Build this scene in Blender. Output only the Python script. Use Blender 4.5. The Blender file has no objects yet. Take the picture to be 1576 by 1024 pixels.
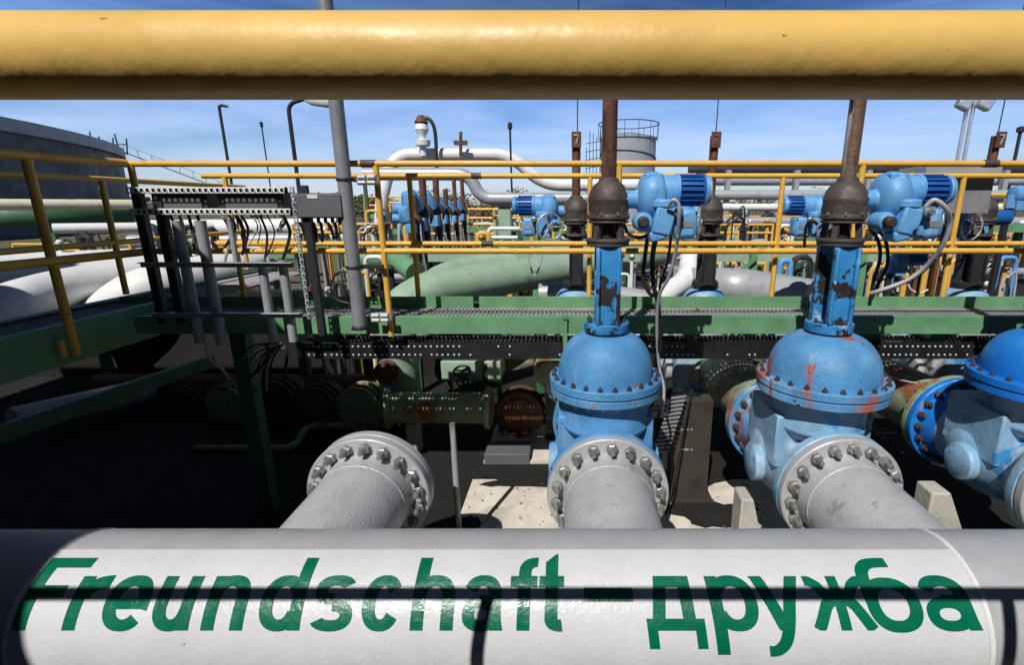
import bpy, bmesh, math, random
from mathutils import Vector, Matrix
random.seed(7)
R = math.radians
scn = bpy.context.scene
COL = scn.collection
# ------------------------------------------------------------------ camera, sky, sun
CAMZ = 2.6; PITCH = R(14.35); FPX = 770.0; PX0 = 880.0; PY0 = 512.0
cd = bpy.data.cameras.new('camera'); cam = bpy.data.objects.new('camera', cd); COL.objects.link(cam)
cd.sensor_width = 36; cd.lens = FPX/1576*36; cd.shift_x = (788-PX0)/1576; cd.clip_start = .02; cd.clip_end = 5000
cam.location = (0, 0, CAMZ); cam.rotation_euler = (R(90)-PITCH, 0, 0); scn.camera = cam
SD = Vector((.35, 1, -1.215)).normalized()
w = bpy.data.worlds.new('World'); scn.world = w; w.use_nodes = True
nt = w.node_tree; bg = nt.nodes['Background']
sky = nt.nodes.new('ShaderNodeTexSky'); sky.sky_type = 'NISHITA'; sky.sun_disc = False
sky.sun_elevation = R(48.9); sky.sun_rotation = R(199.3); sky.air_density = 1.0; sky.dust_density = .7; sky.ozone_density = 2.2
bg.inputs['Strength'].default_value = .062
tc = nt.nodes.new('ShaderNodeTexCoord'); mp = nt.nodes.new('ShaderNodeMapping'); mp.inputs['Scale'].default_value = (1.2, 1.6, 9)
mp.inputs['Rotation'].default_value = (R(4), R(-5), 0)
cn = nt.nodes.new('ShaderNodeTexNoise'); cn.inputs['Scale'].default_value = 1.6; cn.inputs['Detail'].default_value = 7; cn.inputs['Roughness'].default_value = .55; cn.inputs['Distortion'].default_value = .5
cr = nt.nodes.new('ShaderNodeValToRGB'); cr.color_ramp.elements[0].position = .30; cr.color_ramp.elements[1].position = .62
cr.color_ramp.elements[0].color = (0, 0, 0, 1); cr.color_ramp.elements[1].color = (.8, .8, .8, 1)
mx = nt.nodes.new('ShaderNodeMix'); mx.data_type = 'RGBA'; mx.inputs[7].default_value = (7.6, 8.0, 8.4, 1)
nt.links.new(tc.outputs['Generated'], mp.inputs[0]); nt.links.new(mp.outputs[0], cn.inputs[0]); nt.links.new(cn.outputs[0], cr.inputs[0])
nt.links.new(cr.outputs[0], mx.inputs[0]); nt.links.new(sky.outputs[0], mx.inputs[6])
sx = nt.nodes.new('ShaderNodeSeparateXYZ'); nt.links.new(tc.outputs['Generated'], sx.inputs[0])   # deep polarised blue towards the zenith
gr = nt.nodes.new('ShaderNodeValToRGB'); nt.links.new(sx.outputs[2], gr.inputs[0]); E_ = gr.color_ramp.elements
E_[0].position = 0; E_[0].color = (1.5, 1.62, 1.8, 1); E_[1].position = 1; E_[1].color = (.06, .10, .18, 1)
for p_, c_ in ((.10, (1.2, 1.5, 2.05, 1)), (.22, (.60, 1.0, 1.9, 1)), (.34, (.2, .36, .7, 1)), (.5, (.09, .15, .28, 1))): e_ = E_.new(p_); e_.color = c_
mg = nt.nodes.new('ShaderNodeMix'); mg.data_type = 'RGBA'; mg.blend_type = 'MULTIPLY'; mg.inputs[0].default_value = 1
nt.links.new(mx.outputs[2], mg.inputs[6]); nt.links.new(gr.outputs[0], mg.inputs[7]); nt.links.new(mg.outputs[2], bg.inputs[0])
sl = bpy.data.lights.new('sun', 'SUN'); sl.energy = 4.5; sl.angle = R(.5); sl.color = (1, .97, .92)
so = bpy.data.objects.new('sun', sl); COL.objects.link(so); so.rotation_euler = SD.to_track_quat('-Z', 'Y').to_euler()
vs = scn.view_settings; vs.view_transform = 'Standard'; vs.look = 'None'; vs.exposure = 0; vs.gamma = 1

# ------------------------------------------------------------------ measuring helpers
cp, sp = math.cos(PITCH), math.sin(PITCH)
def A(px, py, Y):                       # point at distance Y in front of the viewer
    cx = (px-PX0)/FPX; cu = (PY0-py)/FPX
    d = Vector((cx, cp+cu*sp, -sp+cu*cp)); d *= Y/d.y
    return Vector((d.x, d.y, d.z+CAMZ))
def AZ(px, py, z):                      # point on the level z
    cx = (px-PX0)/FPX; cu = (PY0-py)/FPX
    d = Vector((cx, cp+cu*sp, -sp+cu*cp)); d *= (z-CAMZ)/d.z
    return Vector((d.x, d.y, z))

# ------------------------------------------------------------------ materials
M = {}
def mat(name, base, rough=.5, metal=0., vary=.18, vs_=5., spots=(), bump=.15, bs=45., spec=.5, streak=0):
    m = bpy.data.materials.new(name); m.use_nodes = True; n = m.node_tree; L = n.links.new
    p = n.nodes['Principled BSDF']; g = n.nodes.new('ShaderNodeNewGeometry')
    p.inputs['Metallic'].default_value = metal; p.inputs['Specular IOR Level'].default_value = spec
    def noise(scale, det=5, ro=.6, st=False):
        t = n.nodes.new('ShaderNodeTexNoise'); t.inputs['Scale'].default_value = scale; t.inputs['Detail'].default_value = det; t.inputs['Roughness'].default_value = ro
        if st:
            mm = n.nodes.new('ShaderNodeMapping'); mm.inputs['Scale'].default_value = (1, 1, .16); L(g.outputs['Position'], mm.inputs[0]); L(mm.outputs[0], t.inputs[0])
        else: L(g.outputs['Position'], t.inputs[0])
        return t.outputs[0]
    mr = n.nodes.new('ShaderNodeMapRange'); L(noise(vs_), mr.inputs[0]); mr.inputs[1].default_value = .3; mr.inputs[2].default_value = .7
    mr.inputs[3].default_value = 1-vary; mr.inputs[4].default_value = 1+vary
    mu = n.nodes.new('ShaderNodeMix'); mu.data_type = 'RGBA'; mu.blend_type = 'MULTIPLY'; mu.inputs[0].default_value = 1
    mu.inputs[6].default_value = (*base, 1); L(mr.outputs[0], mu.inputs[7]); out = mu.outputs[2]
    rsum = None
    for (c, sc, th, soft, *st) in spots:
        r = n.nodes.new('ShaderNodeMapRange'); L(noise(sc, 7, .62, bool(st)), r.inputs[0]); r.inputs[1].default_value = th; r.inputs[2].default_value = th+soft
        x = n.nodes.new('ShaderNodeMix'); x.data_type = 'RGBA'; L(r.outputs[0], x.inputs[0]); L(out, x.inputs[6]); x.inputs[7].default_value = (*c, 1); out = x.outputs[2]
        rsum = r
    L(out, p.inputs['Base Color'])
    rr = n.nodes.new('ShaderNodeMapRange'); L(noise(vs_*2.7), rr.inputs[0]); rr.inputs[1].default_value = .3; rr.inputs[2].default_value = .7
    rr.inputs[3].default_value = max(.05, rough-.12); rr.inputs[4].default_value = min(1, rough+.15); L(rr.outputs[0], p.inputs['Roughness'])
    if bump:
        b = n.nodes.new('ShaderNodeBump'); b.inputs['Strength'].default_value = bump; b.inputs['Distance'].default_value = .01; L(noise(bs, 4, .5), b.inputs['Height']); L(b.outputs[0], p.inputs['Normal'])
    M[name] = m; return m
RUST = (.10, .035, .016); DRT = (.05, .035, .025)
mat('yellow_rail_near', (.74, .47, .135), .4, spots=[((.45, .22, .05), 9, .66, .12), ((.22, .12, .04), 45, .69, .02), ((.10, .06, .03), 80, .715, .01)], bump=.16, bs=32, vary=.1)
mat('yellow', (.74, .42, .07), .42, spots=[(RUST, 14, .68, .04), ((.3, .18, .05), 5, .6, .2)], vary=.12)
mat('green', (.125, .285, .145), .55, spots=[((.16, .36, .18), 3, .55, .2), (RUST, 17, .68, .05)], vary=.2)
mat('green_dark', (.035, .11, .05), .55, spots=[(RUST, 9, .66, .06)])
mat('green_pale', (.30, .42, .31), .5, spots=[((.4, .45, .34), 3, .55, .2), ((.16, .15, .09), 11, .66, .08)], vary=.12)
mat('green_rust', (.27, .33, .20), .6, spots=[((.26, .10, .045), 3.3, .5, .1), ((.09, .04, .02), 12, .63, .06)], vary=.3)
mat('blue', (.07, .245, .50), .58, spots=[((.15, .36, .60), 2.6, .5, .22), ((.30, .36, .42), 4.1, .6, .12, 1), ((.36, .10, .07), 5.2, .635, .04), ((.05, .03, .025), 17, .665, .02)], vary=.22, bump=.35, bs=70)
mat('blue_red', (.075, .255, .50), .58, spots=[((.20, .42, .64), 2.7, .5, .2), ((.36, .42, .48), 3.7, .59, .1, 1), ((.36, .10, .075), 3.1, .535, .08), ((.32, .09, .07), 7.5, .60, .04, 1), ((.05, .03, .025), 13, .65, .015)], vary=.22, bump=.4, bs=70)
mat('blue_bright', (.008, .17, .60), .42, spots=[((.03, .27, .66), 3, .52, .2), ((.22, .36, .5), 8, .64, .05, 1), ((.05, .03, .025), 15, .67, .02)], vary=.12, bump=.15)
mat('blue_pale', (.22, .40, .58), .45, spots=[((.40, .50, .58), 3.3, .5, .14), ((.05, .25, .52), 4.2, .56, .05), ((.07, .06, .05), 13, .67, .04), ((.2, .17, .13), 5, .6, .12, 1)], vary=.25, bump=.25)
mat('blue_actuator', (.12, .34, .64), .48, spots=[((.07, .25, .52), 6, .55, .1), ((.28, .46, .66), 9, .6, .06, 1), ((.05, .07, .09), 24, .67, .02)], vary=.15, bump=.2, bs=90)
mat('blue_motor', (.012, .10, .36), .38, vary=.15, bump=.1)
mat('blue_peeling', (.035, .23, .52), .42, spots=[((.14, .40, .64), 6, .54, .1), ((.30, .44, .58), 9, .6, .03), ((.03, .025, .024), 4.6, .535, .006), ((.09, .045, .03), 15, .66, .02)], vary=.2, bump=.3)
mat('silver', (.46, .465, .48), .42, .15, spots=[((.34, .34, .35), 3.2, .54, .15), ((.27, .25, .22), 7, .62, .07, 1), ((.55, .55, .55), 21, .64, .05), ((.12, .11, .10), 60, .73, .03)], vary=.12, bump=.45, bs=70)
mat('silver_smooth', (.43, .435, .455), .42, .15, spots=[((.36, .36, .37), 5, .6, .15), ((.14, .13, .12), 70, .74, .03)], vary=.08, bump=.15, bs=50)
mat('white_label', (.57, .57, .59), .34, spots=[((.6, .6, .61), 7, .56, .15, 1), ((.16, .15, .15), 47, .70, .02), ((.2, .2, .2), 90, .72, .01)], vary=.05, bump=.22, bs=55)
mat('text_green', (.001, .125, .068), .27, spots=[((.003, .17, .1), 12, .62, .1), ((.3, .33, .32), 60, .72, .01)], vary=.1, bump=.18, bs=55)
mat('galvanised', (.30, .31, .33), .42, .3, spots=[((.45, .45, .46), 18, .6, .1)], vary=.15)
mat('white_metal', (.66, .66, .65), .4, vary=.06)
mat('conduit', (.30, .31, .34), .45, vary=.12)
mat('lamp_pole', (.27, .28, .31), .4, .2, vary=.1)
mat('grating', (.42, .40, .42), .5, .1, spots=[(RUST, 8, .6, .1)], vary=.2)
mat('dark_steel', (.03, .03, .036), .5, .2, spots=[(RUST, 10, .64, .07)], vary=.2)
mat('cabinet', (.12, .12, .13), .5, vary=.08, bump=.05)
mat('rusty', (.115, .045, .025), .7, spots=[((.22, .10, .045), 9, .55, .12), ((.045, .02, .015), 14, .56, .08, 1)], vary=.35, bump=.5)
mat('rusty_pale', (.16, .10, .065), .55, .2, spots=[((.40, .42, .42), 6, .5, .06, 1), ((.07, .03, .02), 9, .55, .05, 1)], vary=.3, bump=.4)
mat('cast_brown', (.075, .06, .055), .6, .2, spots=[((.13, .10, .085), 7, .55, .14), (RUST, 12, .66, .06)], vary=.25, bump=.35)
mat('bolt_steel', (.27, .265, .26), .42, .5, spots=[((.09, .06, .045), 20, .58, .06)], vary=.35, bump=.4)
mat('bolt_dark', (.06, .045, .04), .6, .3, spots=[((.18, .12, .08), 25, .6, .08)], vary=.4, bump=.4)
mat('rubber', (.012, .012, .013), .5, vary=.2)
mat('cable_grey', (.42, .42, .43), .45, vary=.1)
mat('concrete', (.64, .58, .50), .9, spots=[((.47, .42, .35), 2.2, .5, .12), ((.32, .28, .23), 11, .64, .05), ((.16, .14, .12), 4.3, .66, .03)], vary=.14, bump=.3, bs=25)
mat('blocker_black', (.018, .02, .022), .7, vary=.1)  # near black for the added walls that block the sky
mat('brown_steel', (.05, .042, .035), .5, vary=.2)
mat('shade_soil', (.0075, .007, .0065), .95, spots=[((.015, .0135, .011), 4, .58, .1)], vary=.3, bump=.5, bs=20)  # near-black colour carries the shade of the pit
mat('concrete_block', (.42, .40, .35), .85, spots=[((.25, .23, .2), 6, .6, .1)], vary=.15, bump=.4)
mat('gravel', (.11, .09, .058), .95, spots=[((.10, .12, .035), .35, .5, .1), ((.33, .29, .2), 3, .6, .1), ((.06, .06, .025), 1.4, .58, .06)], vary=.35, vs_=2.3, bump=.6, bs=9)
mat('pipe_white', (.74, .74, .73), .38, spots=[((.55, .54, .5), 3, .6, .15), ((.3, .26, .2), 8, .68, .06)], vary=.06)
mat('pipe_grey', (.40, .41, .43), .4, .2, spots=[((.3, .3, .3), 3, .58, .15)], vary=.1)
mat('pipe_cream', (.66, .62, .46), .5, spots=[((.4, .36, .22), 4, .58, .1)], vary=.1)
mat('tank_blue', (.07, .08, .09), .6, spots=[((.16, .175, .19), .5, .58, .12, 1), ((.07, .08, .09), .9, .6, .1, 1)], vary=.15, vs_=.3)
mat('silo_grey', (.30, .32, .35), .5, spots=[((.42, .43, .45), .6, .55, .2, 1)], vary=.1, vs_=.5)
mat('foliage', (.14, .11, .06), .8, spots=[((.22, .17, .10), 1.2, .52, .1)], vary=.4, vs_=2, bump=0)
mat('bark', (.09, .065, .045), .85, vary=.3)
mat('foliage_green', (.05, .09, .03), .8, spots=[((.09, .13, .04), 1.4, .52, .1)], vary=.4, vs_=2, bump=0)
mat('aluminium', (.62, .62, .64), .3, .7, vary=.1)

# ------------------------------------------------------------------ mesh builder
class MB:
    def __init__(s): s.v = []; s.f = []
    def add(s, vs, fs):
        o = len(s.v); s.v += [Vector(v) for v in vs]; s.f += [tuple(i+o for i in f) for f in fs]; return s
    def box(s, c, d, rot=None):
        c = Vector(c); x, y, z = d[0]/2, d[1]/2, d[2]/2
        P = [Vector((a*x, b*y, e*z)) for a in (-1, 1) for b in (-1, 1) for e in (-1, 1)]
        if rot is not None: P = [rot @ p for p in P]
        return s.add([c+p for p in P], [(0, 1, 3, 2), (4, 6, 7, 5), (0, 4, 5, 1), (2, 3, 7, 6), (0, 2, 6, 4), (1, 5, 7, 3)])
    def bx(s, x0, x1, y0, y1, z0, z1): return s.box(((x0+x1)/2, (y0+y1)/2, (z0+z1)/2), (x1-x0, y1-y0, z1-z0))
    def bar(s, a, b, wd, ht, up=(0, 0, 1)):
        a = Vector(a); b = Vector(b); d = (b-a); L = d.length; d.normalize(); u = Vector(up)
        sd = d.cross(u); 
        if sd.length < 1e-4: sd = d.cross(Vector((0, 1, 0)))
        sd.normalize(); u = sd.cross(d)
        m = Matrix((d, sd, u)).transposed()
        return s.box((a+b)/2, (L, wd, ht), m)
    def tube(s, pts, r, seg=12, caps=True, closed=False):
        pts = [Vector(p) for p in pts]; n = len(pts); rs = r if isinstance(r, (list, tuple)) else [r]*n
        base = len(s.v); prev = None
        for i, p in enumerate(pts):
            if closed: t = (pts[(i+1) % n]-pts[i-1])
            else: t = pts[min(i+1, n-1)]-pts[max(i-1, 0)]
            t.normalize()
            if prev is None:
                a = Vector((0, 0, 1)) if abs(t.z) < .9 else Vector((1, 0, 0)); u = t.cross(a).normalized()
            else:
                u = prev-t*prev.dot(t)
                u.normalize()
            prev = u; v = t.cross(u)
            for k in range(seg):
                q = 2*math.pi*k/seg; s.v.append(p+rs[i]*(math.cos(q)*u+math.sin(q)*v))
        m = n if closed else n-1
        for i in range(m):
            j = (i+1) % n
            for k in range(seg):
                k2 = (k+1) % seg; s.f.append((base+i*seg+k, base+i*seg+k2, base+j*seg+k2, base+j*seg+k))
        if caps and not closed:
            s.f.append(tuple(base+k for k in reversed(range(seg)))); s.f.append(tuple(base+(n-1)*seg+k for k in range(seg)))
        return s
    def lathe(s, prof, org, axis=(0, 0, 1), seg=40, sc=(1, 1)):     # prof [(r,h)]
        ax = Vector(axis).normalized(); a = Vector((0, 1, 0)) if abs(ax.y) < .9 else Vector((0, 0, 1))
        u = a.cross(ax).normalized(); v = ax.cross(u); org = Vector(org); base = len(s.v)
        for r, h in prof:
            for k in range(seg):
                q = 2*math.pi*k/seg; s.v.append(org+ax*h+max(r, 1e-4)*(sc[0]*math.cos(q)*u+sc[1]*math.sin(q)*v))
        for i in range(len(prof)-1):
            for k in range(seg):
                k2 = (k+1) % seg; s.f.append((base+i*seg+k, base+i*seg+k2, base+(i+1)*seg+k2, base+(i+1)*seg+k))
        s.f.append(tuple(base+k for k in reversed(range(seg)))); s.f.append(tuple(base+(len(prof)-1)*seg+k for k in range(seg)))
        return s
    def ring(s, c, axis, ro, ri, t, seg=40):                        # flat flange ring, centred
        ax = Vector(axis).normalized(); a = Vector((0, 1, 0)) if abs(ax.y) < .9 else Vector((0, 0, 1))
        u = a.cross(ax).normalized(); v = ax.cross(u); c = Vector(c); base = len(s.v); e = min(.006, t*.2)
        pr = [(ri, -t/2), (ro-e, -t/2), (ro, -t/2+e), (ro, t/2-e), (ro-e, t/2), (ri, t/2)]
        for r, h in pr:
            for k in range(seg):
                q = 2*math.pi*k/seg; s.v.append(c+ax*h+r*(math.cos(q)*u+math.sin(q)*v))
        for i in range(6):
            j = (i+1) % 6
            for k in range(seg):
                k2 = (k+1) % seg; s.f.append((base+i*seg+k, base+i*seg+k2, base+j*seg+k2, base+j*seg+k))
        return s
    def perf(s, o, U, V, nu, nv, cu, cv, hu=.5, hv=.5):              # sheet of cells with a rectangular hole each
        o = Vector(o); U = Vector(U).normalized(); V = Vector(V).normalized()
        for i in range(nu):
            for j in range(nv):
                p = o+U*i*cu+V*j*cv; a = (1-hu)/2*cu; b = (1-hv)/2*cv
                q = [p, p+U*cu, p+U*cu+V*cv, p+V*cv]; r = [p+U*a+V*b, p+U*(cu-a)+V*b, p+U*(cu-a)+V*(cv-b), p+U*a+V*(cv-b)]
                s.add(q+r, [(0, 1, 5, 4), (1, 2, 6, 5), (2, 3, 7, 6), (3, 0, 4, 7)])
        return s
def fillet(pts, r, n=7):
    pts = [Vector(p) for p in pts]; out = [pts[0]]
    for i in range(1, len(pts)-1):
        a, b, c = pts[i-1], pts[i], pts[i+1]; u = (a-b); v = (c-b); k = min(r, u.length*.48, v.length*.48)
        p0 = b+u.normalized()*k; p1 = b+v.normalized()*k
        for j in range(n+1):
            t = j/n; out.append(p0*(1-t)**2+b*2*t*(1-t)+p1*t*t)
    out.append(pts[-1]); return out
def smooth_path(pts, n=6):
    pts = [Vector(p) for p in pts]; P = [pts[0]]+pts+[pts[-1]]; out = []
    for i in range(1, len(P)-2):
        for j in range(n):
            t = j/n; a, b, c, d = P[i-1:i+3]
            out.append(.5*((2*b)+(-a+c)*t+(2*a-5*b+4*c-d)*t*t+(-a+3*b-3*c+d)*t**3))
    out.append(pts[-1]); return out
ORG = {}
def O(name, mb, m, parent=None, bevel=0., ang=35, solid=0., fixn=True):
    me = bpy.data.meshes.new(name); org = ORG.get(parent.name, Vector()) if parent else Vector()
    me.from_pydata([v-org for v in mb.v], [], mb.f)
    if fixn:
        b = bmesh.new(); b.from_mesh(me); bmesh.ops.recalc_face_normals(b, faces=b.faces); b.to_mesh(me); b.free()
    me.polygons.foreach_set('use_smooth', [True]*len(me.polygons)); me.set_sharp_from_angle(angle=R(ang)); me.update()
    o = bpy.data.objects.new(name, me); COL.objects.link(o); me.materials.append(M[m]); o.parent = parent; ORG[o.name] = org.copy()
    if bevel: q = o.modifiers.new('bevel', 'BEVEL'); q.width = bevel; q.segments = 2; q.limit_method = 'ANGLE'; q.angle_limit = R(40)
    if solid: q = o.modifiers.new('solid', 'SOLIDIFY'); q.thickness = solid; q.offset = 0
    return o
def T(name, label, cat, loc=(0, 0, 0), group=None):
    loc = tuple(loc)+(0,)*(3-len(loc)); o = bpy.data.objects.new(name, None); COL.objects.link(o); o.location = loc; o.empty_display_size = .1; ORG[o.name] = Vector(loc)
    o['label'] = label; o['category'] = cat
    if group: o['group'] = group
    return o
def tag(o, label, cat, group=None):
    o['label'] = label; o['category'] = cat
    if group: o['group'] = group
    return o
def struct(name, mb, m, kind='structure'):
    o = O(name, mb, m); o['kind'] = kind; return o
# bolts: one mesh, many objects
def bolt_mesh(name, r, h, stud, m):
    mb = MB(); mb.lathe([(r*.99, 0), (r, h*.15), (r, h*.85), (r*.8, h)], (0, 0, 0), seg=6); mb.lathe([(r*.5, h*.9), (r*.5, h+stud*.8), (r*.36, h+stud)], (0, 0, 0), seg=10)
    me = bpy.data.meshes.new(name); me.from_pydata(mb.v, [], mb.f); b = bmesh.new(); b.from_mesh(me); bmesh.ops.recalc_face_normals(b, faces=b.faces); b.to_mesh(me); b.free()
    me.materials.append(M[m]); return me
BM = {'big': bolt_mesh('bolt', .033, .034, .050, 'bolt_steel'), 'bigdark': bolt_mesh('bolt', .027, .030, .028, 'bolt_dark'), 'mid': bolt_mesh('bolt', .016, .016, .012, 'bolt_dark'), 'small': bolt_mesh('bolt', .011, .01, .008, 'bolt_steel')}
def bolts(parent, c, axis, rad, n, kind, phase=0.):
    ax = Vector(axis).normalized(); a = Vector((0, 1, 0)) if abs(ax.y) < .9 else Vector((0, 0, 1)); u = a.cross(ax).normalized(); v = ax.cross(u)
    q = ax.to_track_quat('Z', 'Y').to_euler(); c = Vector(c)
    for k in range(n):
        t = 2*math.pi*(k+phase)/n
        b = bpy.data.objects.new('bolt', BM[kind]); COL.objects.link(b); b.parent = parent
        b.location = c+rad*(math.cos(t)*u+math.sin(t)*v)-ORG[parent.name]; b.rotation_euler = q
        b.rotation_euler.rotate_axis('Z', random.random()*1.5)
Z = lambda r: CAMZ+r                                                # level relative to the eye

# ------------------------------------------------------------------ ground
g = MB(); g.add([(-1500, -60, 0), (1500, -60, 0), (1500, 3000, 0), (-1500, 3000, 0)], [(0, 1, 2, 3)]); struct('ground', g, 'gravel')
g = MB(); g.bx(-12, 14, -3, 7.6, -.3, .03); struct('pit_floor', g, 'shade_soil')  # floor coloured dark for shade, concrete kept to the sunlit part
g = MB(); g.bx(-.95, 2.25, 1.2, 4.3, -.2, .045); struct('concrete_pad', g, 'concrete')
g = MB(); g.bx(-.9, .3, 4.62, 5.5, -.2, .06); struct('concrete_strip', g, 'concrete')

tag(O('shade_wall', MB().bx(-13, -1.1, 7.3, 7.55, 0, 1.35), 'shade_soil'), 'black wall added to stand for pit shade behind the left walkway', 'wall')  # added wall, near black in place of the shade back there
mb = MB()
for i in range(260):
    q = Vector((random.uniform(-.9, 2.2), random.uniform(2.2, 4.25), .047)); k = random.uniform(.004, .014); mb.box(q, (k*random.uniform(1, 2), k, k*.7), Matrix.Rotation(random.random()*3, 3, 'Z'))
o = O('grit', mb, 'gravel'); o['kind'] = 'stuff'
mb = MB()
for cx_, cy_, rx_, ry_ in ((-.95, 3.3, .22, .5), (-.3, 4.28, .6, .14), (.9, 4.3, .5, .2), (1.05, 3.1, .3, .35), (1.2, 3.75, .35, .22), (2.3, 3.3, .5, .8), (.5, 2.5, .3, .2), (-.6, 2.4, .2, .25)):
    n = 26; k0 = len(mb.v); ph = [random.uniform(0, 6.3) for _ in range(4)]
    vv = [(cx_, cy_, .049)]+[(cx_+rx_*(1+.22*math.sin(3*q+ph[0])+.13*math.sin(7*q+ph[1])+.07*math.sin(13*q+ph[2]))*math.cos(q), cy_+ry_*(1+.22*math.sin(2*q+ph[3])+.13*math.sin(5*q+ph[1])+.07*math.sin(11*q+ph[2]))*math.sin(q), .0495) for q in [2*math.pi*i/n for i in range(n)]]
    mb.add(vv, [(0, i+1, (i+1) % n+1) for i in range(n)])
o = O('dirt_patches', mb, 'shade_soil', fixn=False); o['kind'] = 'stuff'
# ------------------------------------------------------------------ near handrail
YR, ZR = .332, Z(.0862)
t = T('handrail', 'thick glossy yellow handrail tube crossing right in front of the viewer', 'handrail', (0, YR, ZR-.9))
O('rail', MB().tube([(-5, YR, ZR), (6, YR, ZR)], .0236, 48), 'yellow_rail_near', t)
for x in (-2.62, -.73, 1.18, 3.05):
    O('post', MB().tube([(x, YR, ZR-.022), (x, YR, ZR-.9)], .024, 20), 'yellow_rail_near', t)

# ------------------------------------------------------------------ header pipe with the lettering
HY, HZ, HR = 1.744, Z(-1.623), .295
def hdr(px, py):                          # x and polar angle on the header under a pixel
    cx = (px-PX0)/FPX; cu = (PY0-py)/FPX; d = Vector((cx, cp+cu*sp, -sp+cu*cp)); dy, dz = d.y, d.z; oy, oz = -HY, CAMZ-HZ
    a = dy*dy+dz*dz; b = 2*(oy*dy+oz*dz); c = oy*oy+oz*oz-HR*HR; D = max(0, b*b-4*a*c); k = (-b-math.sqrt(D))/(2*a)
    return d.x*k, math.atan2(oz+k*dz, -(oy+k*dy))        # angle above the horizontal, towards the viewer
def HP(x, s, off):
    th = s/HR; return Vector((x, HY-math.cos(th)*(HR+off), HZ+math.sin(th)*(HR+off)))
t = T('header_pipe', 'large silver header pipe lying across the foreground with green lettering on a white panel', 'pipe', (0, HY, 0))
O('pipe_shell', MB().tube([(-7, HY, HZ), (9, HY, HZ)], HR, 96), 'silver_smooth', t)
XL = hdr(16, 1000)[0]-.02; XR = hdr(1528, 1000)[0]
S = lambda py: hdr(880, py)[1]*HR
O('sleeve', MB().tube([(XL, HY, HZ), (XR, HY, HZ)], HR+.003, 96), 'silver_smooth', t)
for x in (XL, XR): O('weld_bead', MB().tube([(x-.012, HY, HZ), (x-.006, HY, HZ), (x+.006, HY, HZ), (x+.012, HY, HZ)], [HR+.0005, HR+.0065, HR+.0065, HR+.0005], 96), 'white_metal', t)
def sheet(mb, x0, x1, s0, s1, off, nx=1, ns=24, th=.0012):
    for i in range(nx):
        for j in range(ns):
            a, b = x0+(x1-x0)*i/nx, x0+(x1-x0)*(i+1)/nx; c, e = s0+(s1-s0)*j/ns, s0+(s1-s0)*(j+1)/ns
            mb.add([HP(a, c, off), HP(b, c, off), HP(b, e, off), HP(a, e, off)], [(0, 1, 2, 3)])
STOP = S(850)
mb = MB(); sheet(mb, XL+.014, XR-.014, -.42, STOP, .0052, 1, 60)
lab = O('white_panel', mb, 'white_label', t)
mb = MB(); sheet(mb, XL+.014, XR-.014, STOP-.0025, STOP+.0035, .008, 1, 2); O('panel_edge', mb, 'white_metal', t)
mb = MB(); sheet(mb, XL+.014, XL+.019, -.42, STOP, .0058, 1, 50)
# glyphs: strips in (x, s)
cap, xh, bl, desc, foot = S(861), S(888.5), S(970.5), S(1007), S(998)
SW, HW = .0465, .038
G = MB(); gl = [0]
def GP(x, s_, off): return HP(x-SHK[0]*(s_-bl), s_, off)
def quad(p, n=8, m=3):                   # p: four corners (x, s), bottom-left, bottom-right, top-right, top-left
    gl[0] += 1; off = .0068+.00004*(gl[0] % 40)
    for i in range(n):
        for j in range(m):
            def q(u, v):
                a = (p[0][0]*(1-u)+p[1][0]*u, p[0][1]*(1-u)+p[1][1]*u); b = (p[3][0]*(1-u)+p[2][0]*u, p[3][1]*(1-u)+p[2][1]*u)
                return GP(a[0]*(1-v)+b[0]*v, a[1]*(1-v)+b[1]*v, off)
            u0, u1, v0, v1 = j/m, (j+1)/m, i/n, (i+1)/n
            G.add([q(u0, v0), q(u1, v0), q(u1, v1), q(u0, v1)], [(0, 1, 2, 3)])
def Vb(x, a, b, w=SW): quad([(x, a), (x+w, a), (x+w, b), (x, b)])
def Hb(x0, x1, a, h=HW): quad([(x0, a), (x1, a), (x1, a+h), (x0, a+h)], 4, 4)
def arc(cx, cs, rx, ry, a0, a1, w=SW, h=HW, n=30, e=1.12):
    gl[0] += 1; off = .0068+.00004*(gl[0] % 40); row = []
    f = lambda a, r: math.copysign(abs(math.cos(a))**(2/2.3), math.cos(a))*r
    gg = lambda a, r: math.copysign(abs(math.sin(a))**(2/2.3), math.sin(a))*r
    for i in range(n+1):
        q = R(a0+(a1-a0)*i/n)
        row.append(((cx+f(q, rx), cs+gg(q, ry)), (cx+f(q, rx-w), cs+gg(q, ry-h))))
    for i in range(n):
        (o0, i0), (o1, i1) = row[i], row[i+1]; m0 = ((o0[0]+i0[0])/2, (o0[1]+i0[1])/2); m1 = ((o1[0]+i1[0])/2, (o1[1]+i1[1])/2)
        G.add([GP(*o0, off), GP(*o1, off), GP(*m1, off), GP(*m0, off)], [(0, 1, 2, 3)])
        G.add([GP(*m0, off), GP(*m1, off), GP(*i1, off), GP(*i0, off)], [(0, 1, 2, 3)])
SHK = [0.]
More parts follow.
